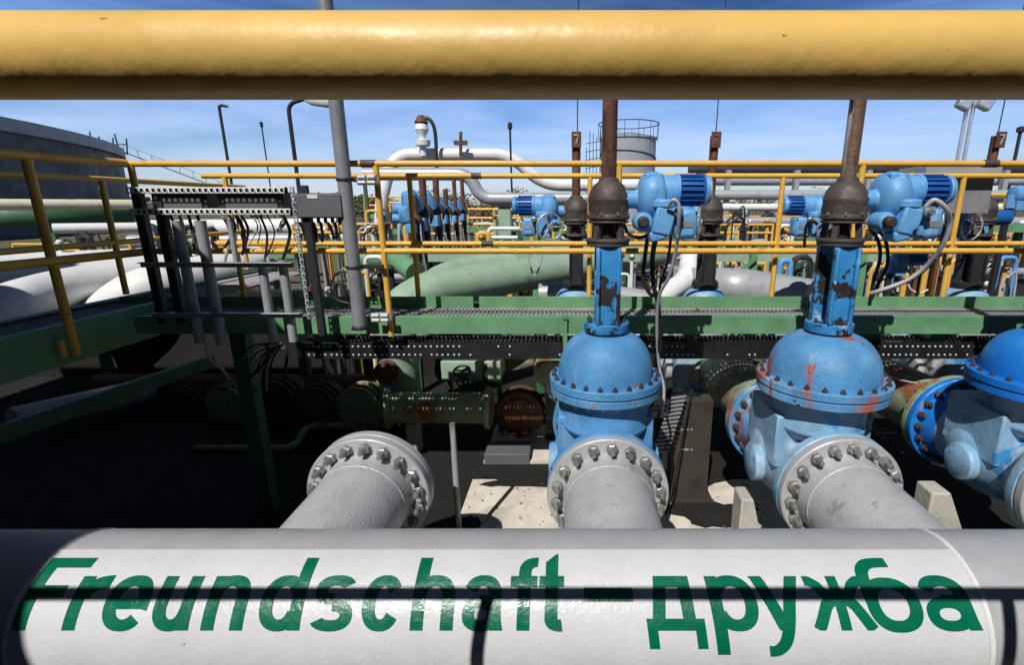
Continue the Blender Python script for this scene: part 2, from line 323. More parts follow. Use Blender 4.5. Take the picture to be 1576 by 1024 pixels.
def stroke(pts, w=SW, h=HW, smooth=False, cut=None):    # brush of width w (vertical runs) / h (horizontal runs)
    P = [Vector((p[0], p[1], 0)) for p in pts]
    if smooth: P = smooth_path(P, 8)
    gl[0] += 1; off = .0068+.00004*(gl[0] % 40); L = []
    for i, p in enumerate(P):
        t_ = P[min(i+1, len(P)-1)]-P[max(i-1, 0)]; t_.normalize(); n_ = Vector((-t_.y, t_.x, 0)); ww = w*abs(n_.x)+h*abs(n_.y)
        ww = math.hypot(w*n_.x, h*n_.y)
        L.append((p+n_*ww/2, p-n_*ww/2))
    for i in range(len(L)-1):
        for j in range(4):
            a_, b_ = L[i], L[i+1]; u0, u1 = j/4, (j+1)/4; m = 10 if not smooth else 1
            for k in range(m):
                f = lambda u, v: (lambda q: GP(max(q.x, -9), min(max(q.y, cut[0]), cut[1]) if cut else q.y, off))((a_[0].lerp(a_[1], u)).lerp(b_[0].lerp(b_[1], u), v))
                G.add([f(u0, k/m), f(u1, k/m), f(u1, (k+1)/m), f(u0, (k+1)/m)], [(0, 1, 2, 3)])
X = lambda px, py: hdr(px, py)[0]+SHK[0]*(S(py)-bl)
mid = (xh+bl)/2; ry = (xh-bl)/2+.003; H = xh-bl
# F
a, b = X(20, 969), X(152, 862); Vb(a, bl, cap, .05); Hb(a+.05, b, cap-HW*1.05, HW*1.05); Hb(a+.05, b-.035, (cap+bl)/2-HW*.45)
# r
a, b = X(97, 969), X(178, 889); Vb(a, bl, xh); arc(b+.004, xh-.075, b-a-SW*.2, .078, 180, 90, SW, HW*1.2, 20)
# e
a, b = X(156, 940)+.008, X(237, 912)+.004; c = (a+b)/2; arc(c, mid, (b-a)/2, ry, 8, 318); Hb(a+SW*.8, b-.002, mid-HW*.55, HW*.9); arc(c, mid, (b-a)/2, ry, -14, 20)
def u_(a, b): Vb(b-SW, bl, xh); Vb(a, bl+.07, xh); arc((a+b)/2, bl+.078, (b-a)/2, .081, 180, 355)
def n_(a, b, top=None): Vb(a, bl, top or xh); Vb(b-SW, bl, xh-.07); arc((a+b)/2, xh-.078, (b-a)/2, .081, 0, 168)
u_(X(233, 955), X(291, 969)); n_(X(310, 969), X(374, 969))
# d
a, b = X(400, 945), X(462, 969); Vb(b-SW, bl, cap); arc((a+b)/2-.004, mid, (b-a)/2, ry, 25, 335)
# s
a, b = X(477, 950), X(543, 945); c = (a+b)/2; rx = (b-a)/2
arc(c, mid+H*.235, rx*.95, H*.265+.003, 25, 270, SW*.95, HW*.95); arc(c, mid-H*.235, rx, H*.265+.003, 90, -155, SW*.95, HW*.95)
# c
a, b = X(557, 940), X(621, 912); arc((a+b)/2, mid, (b-a)/2, ry, 32, 328)
n_(X(631, 969), X(697, 969), cap)
# a
def a_(a, b):
    rx = (b-a)/2; Vb(b-SW-.008, bl+.02, xh-.065); stroke([(b-SW*.5-.008, bl+.06), (b-SW*.5-.006, bl+.03), (b-SW*.5+.003, bl-.01)], SW, HW, cut=(bl, xh))
    arc(a+rx-.004, xh-.070, rx-.004, .073, -3, 158); arc(a+rx*.90, bl+H*.29, rx*.90, H*.29+.003, 0, 360, SW*.95, HW*.9, 40)
    Hb(a+rx*.8, b-SW, bl+H*.455, HW*.85)
a_(X(711, 950), X(773, 969))
# f, t
a = X(795, 969); Vb(a, bl, cap-.05); arc(a+.068, cap-.058, .068, .058, 180, 88, SW, HW); Hb(X(786, 900), X(827, 900), xh-HW)
a = X(838, 960); Vb(a, bl+.03, xh+.055); arc(a+.058, bl+.038, .058, .041, 180, 275, SW, HW); Hb(X(830, 900), X(868, 900), xh-HW); quad([(a, xh+.05), (a+SW, xh+.05), (a+SW, xh+.085), (a+SW*.8, xh+.085)])
# dash
Hb(X(899, 915), X(973, 915), S(927), S(906)-S(927))
SHK[0] = .11
# д
a, b = X(1000, 998), X(1090, 998); Vb(a, foot, bl+.03, SW*.8); Vb(b-SW*.8, foot, bl+.03, SW*.8); Hb(a, b, bl, HW); Hb(a+.05, b-.03, xh-HW, HW)
quad([(a+.02, bl+.02), (a+.02+SW, bl+.02), (a+.05+SW, xh), (a+.05, xh)]); Vb(b-.03-SW, bl+.02, xh)
# р
a, b = X(1083, 893), X(1162, 925); Vb(a, desc, xh); arc((a+b)/2+.004, mid, (b-a)/2, ry, -155, 155)
# у
a, b = X(1154, 891), X(1224, 891)+.004; c = (a+b)/2
stroke([(X(1162, 889)-.012, xh+.018), (X(1209, 968), bl+.002)], SW*1.0, HW, cut=(bl, xh))
stroke([(b-SW*.5+.003, xh+.012), (X(1214, 925), S(925)), (X(1214, 955), S(955)), (X(1212, 978), S(978)), (X(1206, 993), S(993)), (X(1195, 1001), S(1001)), (X(1184, 1001.5), S(1001.5))], SW*.96, HW, True, cut=(desc-.01, xh))
# ж
a, b = X(1230, 891)-.002, X(1352, 971); c = (a+b)/2; Vb(c-SW*.42, bl, xh, SW*.84); k = (b-a)/2
for s_ in (-1, 1):
    stroke([(c+s_*(SW*.1), mid+.03), (c+s_*(k*.45), mid-.01), (c+s_*(k-SW*.38), bl+.001)], SW*.92, HW, cut=(bl, xh))
    stroke([(c+s_*(SW*.1), mid-.002), (c+s_*(k*.42), mid+.032), (c+s_*(k*.56), xh-.034), (c+s_*(k*.78), xh-.018), (c+s_*(k*.93), xh-.0175)], SW*.85, HW*.9, True, cut=(bl, xh))
# б
b = X(1421, 945); a = b-.198; c = (a+b)/2
arc(c, mid-.006, (b-a)/2, ry-.002, 0, 360, n=50)
stroke([(a+.146, cap-.020), (a+.110, cap-.020), (a+.066, cap-.026), (a+.034, cap-.052), (a+.0225, cap-.10), (a+.0225, mid)], SW, HW, True)
a_(X(1511, 971)-.182, X(1511, 971))
lt = O('lettering', G, 'text_green', t, fixn=False)

# ------------------------------------------------------------------ branch pipes with flanges
BZ = HZ-.03
VX = [-1.195, .213, 1.585, 3.0]
def branch(x, label, blind):
    t = T('branch_pipe', label, 'pipe', (x, 2.3, 0), 'silver branch pipes rising out of the header')
    O('pipe_shell', MB().tube([(x, 1.8, BZ), (x, 2.5, BZ), (x, 2.56, BZ), (x, 2.62, BZ)], [.254, .254, .264, .27], 64), 'silver', t)
    O('weld_bead', MB().tube([(x, 2.485, BZ), (x, 2.49, BZ), (x, 2.5, BZ), (x, 2.505, BZ)], [.254, .258, .258, .254], 64), 'silver', t)
    f = O('flange', MB().ring((x, 2.632, BZ), (0, 1, 0), .357, .2, .055, 72), 'silver_smooth', t)
    bolts(f, (x, 2.606, BZ), (0, -1, 0), .306, 18, 'big', .35)
    O('gasket_edge', MB().ring((x, 2.6625, BZ), (0, 1, 0), .345, .25, .01, 64), 'bolt_dark', t)
    if blind:
        O('blind_flange', MB().lathe([(.30, 0), (.352, 0), (.357, .006), (.357, .05), (.35, .057), (.2, .057)], (x, 2.668, BZ), (0, 1, 0), 72), 'silver_smooth', t)
branch(VX[0], 'silver branch pipe closed by a blank flange, left of the three blue valves', True)
branch(VX[1], 'silver branch pipe bolted to the middle blue valve below the word ending ft', False)
branch(VX[2], 'silver branch pipe with a scuffed patch bolted to the red stained blue valve', False)
branch(VX[3], 'silver branch pipe at the right edge leading to the bright blue valve', False)

# ------------------------------------------------------------------ actuator
def actuator(parent, x, y, z, s=1., sg=1, wheel='side'):
    """x,y,z stem axis at gearbox centre; sg +1 to the right"""
    P = lambda a, b, c: (x+sg*a*s, y+b*s, z+c*s)
    AX = (sg, 0, 0)
    body = MB()
    body.lathe([(.06*s, 0), (.10*s, .012*s), (.128*s, .035*s), (.14*s, .07*s), (.14*s, .10*s), (.125*s, .14*s), (.10*s, .155*s)], P(.165, 0, .045), AX, 36)
    body.lathe([(.052*s, 0), (.052*s, .06*s), (.065*s, .07*s), (.065*s, .09*s)], P(.10, 0, .03), AX, 28)
    body.lathe([(.075*s, 0), (.09*s, .01*s), (.09*s, .085*s), (.08*s, .095*s)], P(.30, -.01, .075), AX, 32)
    body.box(P(.245, -.02, .13), (.10*s, .14*s, .08*s))
    body.lathe([(.045*s, 0), (.055*s, .02*s), (.055*s, .12*s)], P(.19, -.13, -.095), (0, 1, 0), 20)
    a = O('actuator', body, 'blue_actuator', parent, .008*s, 40)
    mo = MB(); mo.lathe([(.078*s, 0), (.078*s, .145*s), (.07*s, .165*s), (.05*s, .175*s)], P(.39, -.01, .08), AX, 36)
    for k in range(18):
        q = 2*math.pi*k/18; r_ = .083*s
        mo.box(Vector(P(.46, -.01, .08))+Vector((0, math.cos(q)*r_, math.sin(q)*r_)), (.135*s, .014*s, .007*s), Matrix.Rotation(q, 3, 'X'))
    O('motor', mo, 'blue_motor', a, 0, 30)
    O('motor_flange', MB().lathe([(.088*s, 0), (.092*s, .005*s), (.092*s, .022*s), (.08*s, .03*s)], P(.375, -.01, .08), AX, 32), 'blue_actuator', a)
    O('motor_cap', MB().lathe([(.082*s, 0), (.086*s, .006*s), (.08*s, .03*s), (.05*s, .038*s)], P(.545, -.01, .08), AX, 32), 'blue_actuator', a)
    cv = MB(); cv.box(P(.30, -.08, -.09), (.11*s, .16*s, .15*s), Matrix.Rotation(R(12*sg), 3, 'Y'))
    cv.box(P(.27, -.09, -.17), (.09*s, .12*s, .06*s), Matrix.Rotation(R(-14*sg), 3, 'Y')); cv.lathe([(.06*s, 0), (.068*s, .01*s), (.068*s, .05*s)], P(.30, -.10, -.02), (0, 0, 1), 20)
    O('gear_cover', cv, 'blue_actuator', a, .018*s)
    sb = O('switch_box', MB().box(P(.43, -.07, -.105), (.13*s, .15*s, .17*s)), 'blue_actuator', a, .03*s)
    O('plug', MB().lathe([(.032*s, 0), (.032*s, .05*s), (.022*s, .06*s)], P(.185, -.12, -.095), (0, -1, 0), 18), 'bolt_dark', a)
    O('cable_gland', MB().lathe([(.026*s, 0), (.026*s, .03*s), (.016*s, .035*s), (.016*s, .06*s)], P(.375, -.15, -.04), (0, -1, 0), 14), 'bolt_steel', a)
    bolts(a, P(.102, 0, .03), (-sg, 0, 0), .058*s, 8, 'small')
    nb = MB(); nb.box(P(.43, -.148, -.105), (.07*s, .003, .035*s)); O('name_plate', nb, 'aluminium', a)
    sc_ = MB()
    for u_ in (-.05, .05):
        for w_ in (-.07, .07): sc_.lathe([(.007*s, -.004), (.007*s, .006*s), (.004*s, .008*s)], P(.43+u_, -.146, -.105+w_), (0, -1, 0), 8)
    for q in range(8): sc_.lathe([(.009*s, -.004), (.009*s, .009*s)], P(.165+.142*0, math.cos(q*.785)*.133, .045+math.sin(q*.785)*.133), (sg, 0, 0), 6) if 0 else sc_.box(P(.245+.0*q, math.cos(q*.785)*.115, .045+math.sin(q*.785)*.115), (.03*s, .018*s, .018*s))
    O('cover_screw', sc_, 'bolt_steel', a)
    hw = MB()
    if wheel == 'side': c = Vector(P(.52, -.04, -.10)); ax = Vector((1, -.25, 0)); u0 = Vector((0, 0, 1)); rad = .085*s
    else: c = Vector(P(.235, -.22, -.10)); ax = Vector((-.25*sg, -1, 0)); u0 = Vector((0, 0, 1)); rad = .115*s
    ax.normalize(); v0 = ax.cross(u0).normalized()
    hw.tube([c+rad*(math.cos(q*math.pi/16)*u0+math.sin(q*math.pi/16)*v0) for q in range(32)], .009*s, 8, closed=True)
    for k in range(3):
        q = 2.09*k+.5; hw.tube([c, c+rad*(math.cos(q)*u0+math.sin(q)*v0)], .008*s, 8)
    hw.lathe([(.022*s, -.02*s), (.026*s, 0), (.02*s, .02*s)], c, ax, 14); hw.tube([c, c-ax*.10*s], .014*s, 10)
    O('handwheel', hw, 'aluminium', a)
    return a

def gearbox(parent, x, y, z, s=1., m='cast_brown'):
    mb = MB(); mb.lathe([(.045*s, .155*s), (.056*s, .15*s), (.06*s, .135*s), (.085*s, .115*s), (.108*s, .08*s), (.118*s, .04*s), (.12*s, .03*s), (.117*s, .022*s), (.117*s, -.03*s), (.112*s, -.05*s), (.125*s, -.055*s), (.125*s, -.075*s), (.1*s, -.085*s)][::-1], (x, y, z), (0, 0, 1), 40)
    for k in range(4):
        q = R(45+90*k); mb.box((x+math.cos(q)*.095*s, y+math.sin(q)*.095*s, z-.04*s), (.05*s, .05*s, .07*s), Matrix.Rotation(q, 3, 'Z'))
    gb = O('gearbox', mb, m, parent, .004*s)
    mb = MB()
    for k in range(4):
        q = R(45+90*k); mb.bar((x+math.cos(q)*.085*s, y+math.sin(q)*.085*s, z-.08*s), (x+math.cos(q)*.10*s, y+math.sin(q)*.10*s, z-.19*s), .034*s, .03*s, (math.cos(q), math.sin(q), 0))
    mb.ring((x, y, z-.197*s), (0, 0, 1), .132*s, .05*s, .022*s, 36); mb.ring((x, y, z-.092*s), (0, 0, 1), .118*s, .03*s, .014*s, 36)
    O('yoke_frame', mb, m, gb, .004*s); mb = MB(); mb.lathe([(.045*s, 0), (.055*s, .03*s), (.04*s, .07*s), (.04*s, .11*s)], (x, y, z-.2*s), (0, 0, 1), 18)
    O('stem_nut', mb, 'bolt_dark', gb)
    bolts(gb, (x, y, z-.053*s), (0, 0, 1), .121*s, 8, 'small', .5)
    return gb

def gate_valve(x, label, dm, bm, ppm, rb, pr, stem_m='rusty', sy=3.0, dz=0., act=1, top=.80, detail=True, s=1., kind='a', grp='large blue gate valves in the front row'):
    zz = lambda r: Z(r*1.0+dz)
    t = T('gate_valve', label, 'valve', (x, sy, 0), grp)
    mb = MB()  # body: neck, barrel, shoulders
    mb.lathe([(.275, 0), (.275, .18), (.285, .2), (.24, .26), (.1, .3)][::-1], (x, sy, zz(-1.15)), (0, 0, -1), 48, (1, 1))
    mb.lathe([(.262, -.34), (.262, -.27), (.30, -.16), (.335, -.05), (.335, .05), (.30, .16), (.262, .27), (.262, .34)], (x, sy+.16, BZ+dz), (0, 1, 0), 48)
    mb.bx(x-.30, x+.30, sy-.11, sy+.36, BZ+dz+.02, zz(-1.28))
    for s_ in (-1, 1): mb.lathe([(.13, 0), (.13, .06), (.12, .066)], (x+s_*.30, sy+.1, BZ+dz-.05), (s_, 0, 0), 32)
    O('body', mb, bm, t, .03, 45)
    f = O('front_flange', MB().ring((x, sy-.305, BZ+dz), (0, 1, 0), .36, .2, .06, 64).tube([(x, sy-.28, BZ+dz), (x, sy-.17, BZ+dz)], [.30, .262], 48), bm if kind == 'a' else dm, t)
    f = O('rear_flange', MB().ring((x, sy+.63, BZ+dz), (0, 1, 0), .36, .2, .06, 64).tube([(x, sy+.48, BZ+dz), (x, sy+.6, BZ+dz)], [.262, .30], 48), dm, t)
    if detail: bolts(f, (x, sy+.60, BZ+dz), (0, -1, 0), .31, 20, 'bigdark', .2)
    # bonnet dome
    pf = [(rb*.84, -1.035)]
    for k in range(1, 12):
        q = R(k*82/12); pf.append((.115+(rb*.84-.115)*math.cos(q)**.92, -1.035+.265*math.sin(q)))
    pf += [(.115, -.765), (.115, -.755)]
    bo = O('bonnet', MB().lathe([(r, h) for r, h in pf], (x, sy, Z(dz)), (0, 0, 1), 64), dm, t, ang=50)
    mb = MB(); mb.ring((x, sy, zz(-1.062)), (0, 0, 1), rb, .2, .052, 72); mb.ring((x, sy, zz(-1.118)), (0, 0, 1), rb*.985, .2, .05, 72)
    bf = O('bonnet_flange', mb, dm, t)
    if detail:
        bolts(bf, (x, sy, zz(-1.036)), (0, 0, 1), rb*.925, 24, 'mid', .4)
        bolts(bf, (x, sy, zz(-1.143)), (0, 0, -1), rb*.925, 24, 'small', .4)
    # pillar
    mb = MB(); mb.lathe([(.105, -.755), (.135, -.752), (.138, -.745), (.138, -.70), (.13, -.694), (.06, -.694)], (x, sy, Z(dz)), (0, 0, 1), 40)
    bf = O('pillar_base', mb, ppm, t)
    bolts(bf, (x, sy, zz(-.696)), (0, 0, 1), .112, 8, 'mid', .5)
    for s_ in (-1, 1):
        mb = MB(); yy = sy+s_*.088
        mb.bx(x-.072, x+.072, yy-.014, yy+.014, zz(-.70), zz(-.235)); mb.bx(x-.072, x-.048, yy-.03*(s_ < 0)-.012, yy+.03*(s_ > 0)+.012, zz(-.695), zz(-.24)); mb.bx(x+.048, x+.072, yy-.03*(s_ < 0)-.012, yy+.03*(s_ > 0)+.012, zz(-.695), zz(-.24))
        O('pillar', mb, ppm, t, .01)
    O('pillar_top', MB().ring((x, sy, zz(-.222)), (0, 0, 1), .125, .04, .03, 40), 'cast_brown', t)
    O('spindle', MB().tube([(x, sy, zz(-.76)), (x, sy, zz(.1))], .022, 14), 'bolt_dark', t)
    gearbox(t, x, sy, zz(-.005+.02*(dz != 0)), s)
    O('stem_tube', MB().tube([(x, sy, zz(.13)), (x, sy, zz(top))], .043, 24), stem_m, t)
    actuator(t, x, sy, zz(.0), s, act, 'side' if act > 0 else 'front')
    return t
v1 = gate_valve(VX[1], 'blue gate valve in the middle with a smooth domed bonnet and brown stem', 'blue', 'blue', 'blue_peeling', .352, 0)
O('stem_clip', MB().box((VX[1]+.055, 3.0, Z(.62)), (.05, .06, .07)), 'rusty', v1)
v2 = gate_valve(VX[2], 'blue gate valve with red rust stains on its dome and a streaked rusty stem', 'blue_red', 'blue_pale', 'blue_peeling', .392, 0, 'rusty_pale')
mb = MB(); mb.ring((VX[2], 2.99, Z(.60)), (.15, 0, 1), .054, .040, .022, 32); mb.box((VX[2]-.085, 2.95, Z(.585)), (.07, .03, .06)); O('stem_clip', mb, 'dark_steel', v2)
v3 = gate_valve(VX[3], 'bright blue gate valve cut off by the right edge of the photo', 'blue_bright', 'blue_pale', 'blue', .41, 0)
g2 = 'second row of gate valves behind the walkway'
for x, lab_ in ((.045, 'rusty stemmed gate valve behind the middle blue valve, its blue actuator with silver handwheel left'),
                (1.42, 'gate valve behind the first large actuator, rusty stem with a number plate on top'),
                (2.80, 'gate valve with blue motor just left of the brown gearbox of the red stained valve'),
                (4.22, 'gate valve behind the grey sunshade box near the right edge')):
    v = gate_valve(x, lab_, 'blue_pale', 'silver_smooth', 'dark_steel', .30, 0, 'rusty', 5.3, -.10, -1, .76, False, 1.12, 'b', g2)
    O('number_plate', MB().box((x, 5.24, Z(.62)), (.095, .02, .15)), 'rusty', v, .004)
    mb = MB(); mb.bx(x-.024, x+.026, 5.222, 5.229, Z(.655), Z(.670)); mb.bar((x+.02, 5.2255, Z(.656)), (x-.008, 5.2255, Z(.575)), .006, .013, (1, 0, 0)); O('numeral', mb, 'rusty_pale', v)
    if x < 2 or x > 4: tag(O('lightning_rod', MB().tube([(x+.01, 5.3, Z(.66)), (x+.02, 5.3, Z(1.9))], .0055, 8), 'dark_steel'), {0: 'thin rod standing on the rusty stem left of the thick brown stem', 1: 'thin rod standing on the rusty stem right of the blue motor', 4: 'thin rod on the rusty stem near the right edge'}[int(x)], 'rod', 'thin lightning rods')
# pipes behind the front valves
for x, lab_ in ((VX[1], 'rust stained green pipe under the walkway behind the middle valve'), (VX[2], 'rusty pale green pipe behind the red stained valve'), (VX[3], 'rusty brown green pipe behind the bright blue valve')):
    t = T('valve_pipe', lab_, 'pipe', (x, 4.2, 0), 'rusty green pipes joining the two valve rows')
    O('pipe_shell', MB().tube([(x, 3.70, BZ), (x, 3.76, BZ), (x, 3.8, BZ), (x, 4.98, BZ-.05)], [.27, .262, .254, .254], 48), 'green_rust', t)
    f = O('flange', MB().ring((x, 3.69, BZ), (0, 1, 0), .357, .2, .055, 64), 'green_rust', t); bolts(f, (x, 3.72, BZ), (0, 1, 0), .31, 20, 'bigdark', .2)

# ------------------------------------------------------------------ walkways
YN, YF = 3.68, 4.25
def grating(mb, x0, x1, y0, y1, z, along='x'):
    if along == 'x':
        n = int((x1-x0)/.034)
        for i in range(n): x = x0+i*.034; mb.bx(x-.005, x+.005, y0, y1, z-.03, z)
        n = int((y1-y0)/.076)
        for j in range(n+1): y = y0+j*.076; mb.bx(x0, x1, y-.003, y+.003, z-.012, z-.004)
    else:
        n = int((y1-y0)/.034)
        for i in range(n): y = y0+i*.034; mb.bx(x0, x1, y-.0025, y+.0025, z-.03, z)
        n = int((x1-x0)/.076)
        for j in range(n+1): x = x0+j*.076; mb.bx(x-.003, x+.003, y0, y1, z-.012, z-.004)
def channel(mb, a, b, h, fl, inward):     # C beam: web + two flanges
    a = Vector(a); b = Vector(b); i = Vector(inward).normalized()
    mb.bar(a, b, .008, h); 
    for s_ in (-1, 1): mb.bar(a+i*(fl/2+.005)+Vector((0, 0, s_*(h/2-.005))), b+i*(fl/2+.005)+Vector((0, 0, s_*(h/2-.005))), fl, .009)
t = T('walkway', 'green steel walkway crossing behind the front row of valves', 'walkway', (0, 3.95, Z(-.83)))
mb = MB(); channel(mb, (-3.3, YN, Z(-.885)), (8, YN, Z(-.885)), .135, .05, (0, 1, 0)); O('front_beam', mb, 'green', t, .002)
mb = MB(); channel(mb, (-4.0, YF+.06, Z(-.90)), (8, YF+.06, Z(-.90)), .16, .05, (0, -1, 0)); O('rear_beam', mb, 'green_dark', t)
x = -3.9
while x < 8:
    L = 2.9 if x > -1 else 3.1
    O('toe_board', MB().bx(x, x+L-.05, YF, YF+.012, Z(-.872), Z(-.768)).bx(x, x+L-.05, YF-.03, YF-.001, Z(-.885), Z(-.875)), 'green', t, .002); x += L
mb = MB(); grating(mb, -3.35, 6.2, YN+.012, YF-.012, Z(-.862)); O('grating', mb, 'grating', t)
for i, x in enumerate((-2.0, .95, 2.9, 5.0)):
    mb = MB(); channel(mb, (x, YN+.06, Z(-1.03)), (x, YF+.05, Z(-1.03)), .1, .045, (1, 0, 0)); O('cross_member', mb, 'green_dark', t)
mb = MB().bar((-.05, YN-.016, Z(-.83)), (-.05, YN-.016, Z(-1.06)), .03, .04, (0, 1, 0)); mb.lathe([(.02, -.02), (.02, .02)], (-.05, YN-.016, Z(-.822)), (0, 1, 0), 14); O('bracket', mb, 'green', t)
for x in (-2.62, 2.35, 4.2):
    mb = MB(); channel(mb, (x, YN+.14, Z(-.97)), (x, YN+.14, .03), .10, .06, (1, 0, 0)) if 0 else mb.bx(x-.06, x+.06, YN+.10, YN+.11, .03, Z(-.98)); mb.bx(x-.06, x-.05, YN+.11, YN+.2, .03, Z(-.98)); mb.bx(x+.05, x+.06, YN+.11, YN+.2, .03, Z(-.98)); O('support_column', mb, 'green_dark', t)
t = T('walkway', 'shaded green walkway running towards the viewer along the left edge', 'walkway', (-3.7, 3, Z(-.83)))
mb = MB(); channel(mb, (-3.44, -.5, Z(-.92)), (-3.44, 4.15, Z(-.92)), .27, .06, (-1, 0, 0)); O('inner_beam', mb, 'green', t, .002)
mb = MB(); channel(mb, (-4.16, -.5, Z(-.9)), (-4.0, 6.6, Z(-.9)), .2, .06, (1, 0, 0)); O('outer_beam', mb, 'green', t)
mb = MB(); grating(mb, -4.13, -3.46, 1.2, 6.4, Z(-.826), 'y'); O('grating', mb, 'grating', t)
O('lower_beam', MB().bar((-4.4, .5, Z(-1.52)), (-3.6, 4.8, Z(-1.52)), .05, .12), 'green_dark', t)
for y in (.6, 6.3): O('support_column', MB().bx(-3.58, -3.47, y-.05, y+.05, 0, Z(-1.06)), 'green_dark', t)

# ------------------------------------------------------------------ railings of the walkways
def railing(label, pts, levels, posts, zbot, r=.0215, grp=None, zoff=0, parent=None):
    t = T('railing', label, 'railing', pts[0], grp)
    for z in levels: O('rail', MB().tube([(p[0], p[1], z) for p in pts], r, 16), 'yellow', t)
    for p in posts:
        O('post', MB().tube([(p[0], p[1], levels[0]-.01), (p[0], p[1], p[2] if len(p) > 2 else zbot)], r*.98, 16), 'yellow', t)
    return t
zn, zf = Z(.276), Z(.228)
t = railing('yellow tube railing on the near edge of the crossing walkway', [(-3.08, YN-.03), (8, YN-.03)], [zn, Z(-.325)], [(-3.06, YN-.03), (-1.36, YN-.03, Z(-.96)), (.33, YN-.03, Z(-.96)), (2.02, YN-.03, Z(-.96)), (3.72, YN-.03, Z(-.96)), (5.4, YN-.03, Z(-.96))], Z(-.8))
for x in (-1.41, 2.9): O('coupling', MB().tube([(x-.05, YN-.03, zn), (x+.05, YN-.03, zn)], .026, 16), 'cast_brown', t)
t = railing('yellow tube railing on the far edge of the crossing walkway', [(-3.02, YF+.03), (8, YF+.03)], [zf, Z(-.32)], [(-2.84, YF+.03), (-1.33, YF+.03), (.15, YF+.03), (1.73, YF+.03), (3.21, YF+.03), (4.7, YF+.03)], Z(-.79))
for x in (-.78, 1.05): O('coupling', MB().tube([(x-.04, YF+.03, zf), (x+.04, YF+.03, zf)], .025, 16), 'cast_brown', t)
O('coupling', MB().tube([(-.76, YF+.03, Z(-.32)), (-.66, YF+.03, Z(-.32))], .025, 16), 'cast_brown', t)
t = railing('shaded yellow railing on the inner edge of the left walkway', [(-3.36, 0), (-3.08, YN-.04)], [zn, Z(-.33)], [(-3.335, .7), (-3.34, 3.23, Z(-.985))], Z(-.97), .027)
O('stub_post', MB().tube([(-3.385, 3.19, Z(-.87)), (-3.385, 3.19, Z(-.985))], .022, 14), 'yellow', t)
t = railing('shaded yellow railing on the outer edge of the left walkway', [(-4.15, 0), (-4.1, 4.3), (-4.15, 6.6)], [Z(.215), Z(-.33)], [(-4.1, 1.9), (-4.1, 4.55), (-4.14, 6.4)], Z(-.80), .025)

# ------------------------------------------------------------------ unseen canopy added to shade the left side, outline cut to that shade
t = T('shade_canopy', 'unseen flat canopy added over the left walkway to shade the left edge', 'canopy', (-5, 0, 0))
mb = MB(); mb.add([(-9, -4.5, Z(1.5)), (-2.84, -4.5, Z(1.5)), (-2.84, 1.6, Z(1.5)), (-3.45, 2.5, Z(1.5)), (-3.7, 3.3, Z(1.5)), (-4.7, 3.4, Z(1.5)), (-4.9, 4.05, Z(1.5)), (-9, 4.05, Z(1.5))], [(0, 1, 2, 3, 4, 5, 6, 7)]); O('roof_sheet', mb, 'galvanised', t, 0, solid=.06)
for p in ((-8.6, -4), (-8.6, 2.2), (-5.2, -4)): O('support_column', MB().bx(p[0]-.06, p[0]+.06, p[1]-.06, p[1]+.06, 0, Z(1.46)), 'galvanised', t)

t = T('sky_blocker', 'unseen dark walls added around the back of the viewpoint to block sky light', 'blocker', (0, -7, 0))  # unseen walls, added on three sides to cut the sky fill
for a_, b_ in (((-11, -7.3), (10, -7)), ((-11.3, -7), (-11, 4.5)), ((10, -7), (10.3, 5.5))):
    O('wall', MB().bx(a_[0], b_[0], a_[1], b_[1], 0, Z(5.2)), 'blocker_black', t)
# ------------------------------------------------------------------ perforated cable trays under the walkway
def tray(label, x0, x1, y, z, dep=.22):
    t = T('cable_tray', label, 'cable tray', (x0, y, z), 'perforated cable trays under the walkway')
    n = int((x1-x0)/.045)
    mb = MB(); mb.perf((x0, y, z-.03), (1, 0, 0), (0, 0, 1), n, 1, .045, .05, .001, .001); mb.perf((x0, y+.001, z-.033), (1, 0, 0), (0, 1, 0), n, 1, .045, dep, .42, .8)
    mb.perf((x0, y+dep, z-.03), (1, 0, 0), (0, 0, 1), n, 1, .045, .05, .001, .001)
    O('tray_sheet', mb, 'rubber', t, 0, solid=.0015)
    mb = MB()
    for k in range(3):
        yy = y+.05+k*.055; mb.tube(smooth_path([(x0+i*.7, yy+random.uniform(-.012, .012), z-.012+random.uniform(0, .012)) for i in range(int((x1-x0)/.7)+1)], 3), .011, 8)
    O('cable_bundle', mb, 'rubber', t)
t = T('tray_cover', 'black cover strip with two rows of white discs imitating light through holes under the front beam', 'cable tray', (-2.2, 3.74, Z(-1.1)))
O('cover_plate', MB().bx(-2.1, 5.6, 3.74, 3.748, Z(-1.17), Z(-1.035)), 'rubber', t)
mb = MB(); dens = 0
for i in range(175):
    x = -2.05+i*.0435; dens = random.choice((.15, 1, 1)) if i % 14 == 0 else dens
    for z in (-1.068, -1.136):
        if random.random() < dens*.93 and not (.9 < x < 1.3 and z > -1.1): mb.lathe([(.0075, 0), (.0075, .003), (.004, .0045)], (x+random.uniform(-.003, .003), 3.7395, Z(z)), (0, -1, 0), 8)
O('light_dot_row', mb, 'white_metal', t)  # white discs stand for light seen through tray holes
tray('upper perforated cable tray hanging just under the front beam', -2.2, 5.4, 3.86, Z(-1.09))
tray('lower perforated cable tray hanging behind the valve domes', -2.2, 5.4, 4.32, Z(-1.28))

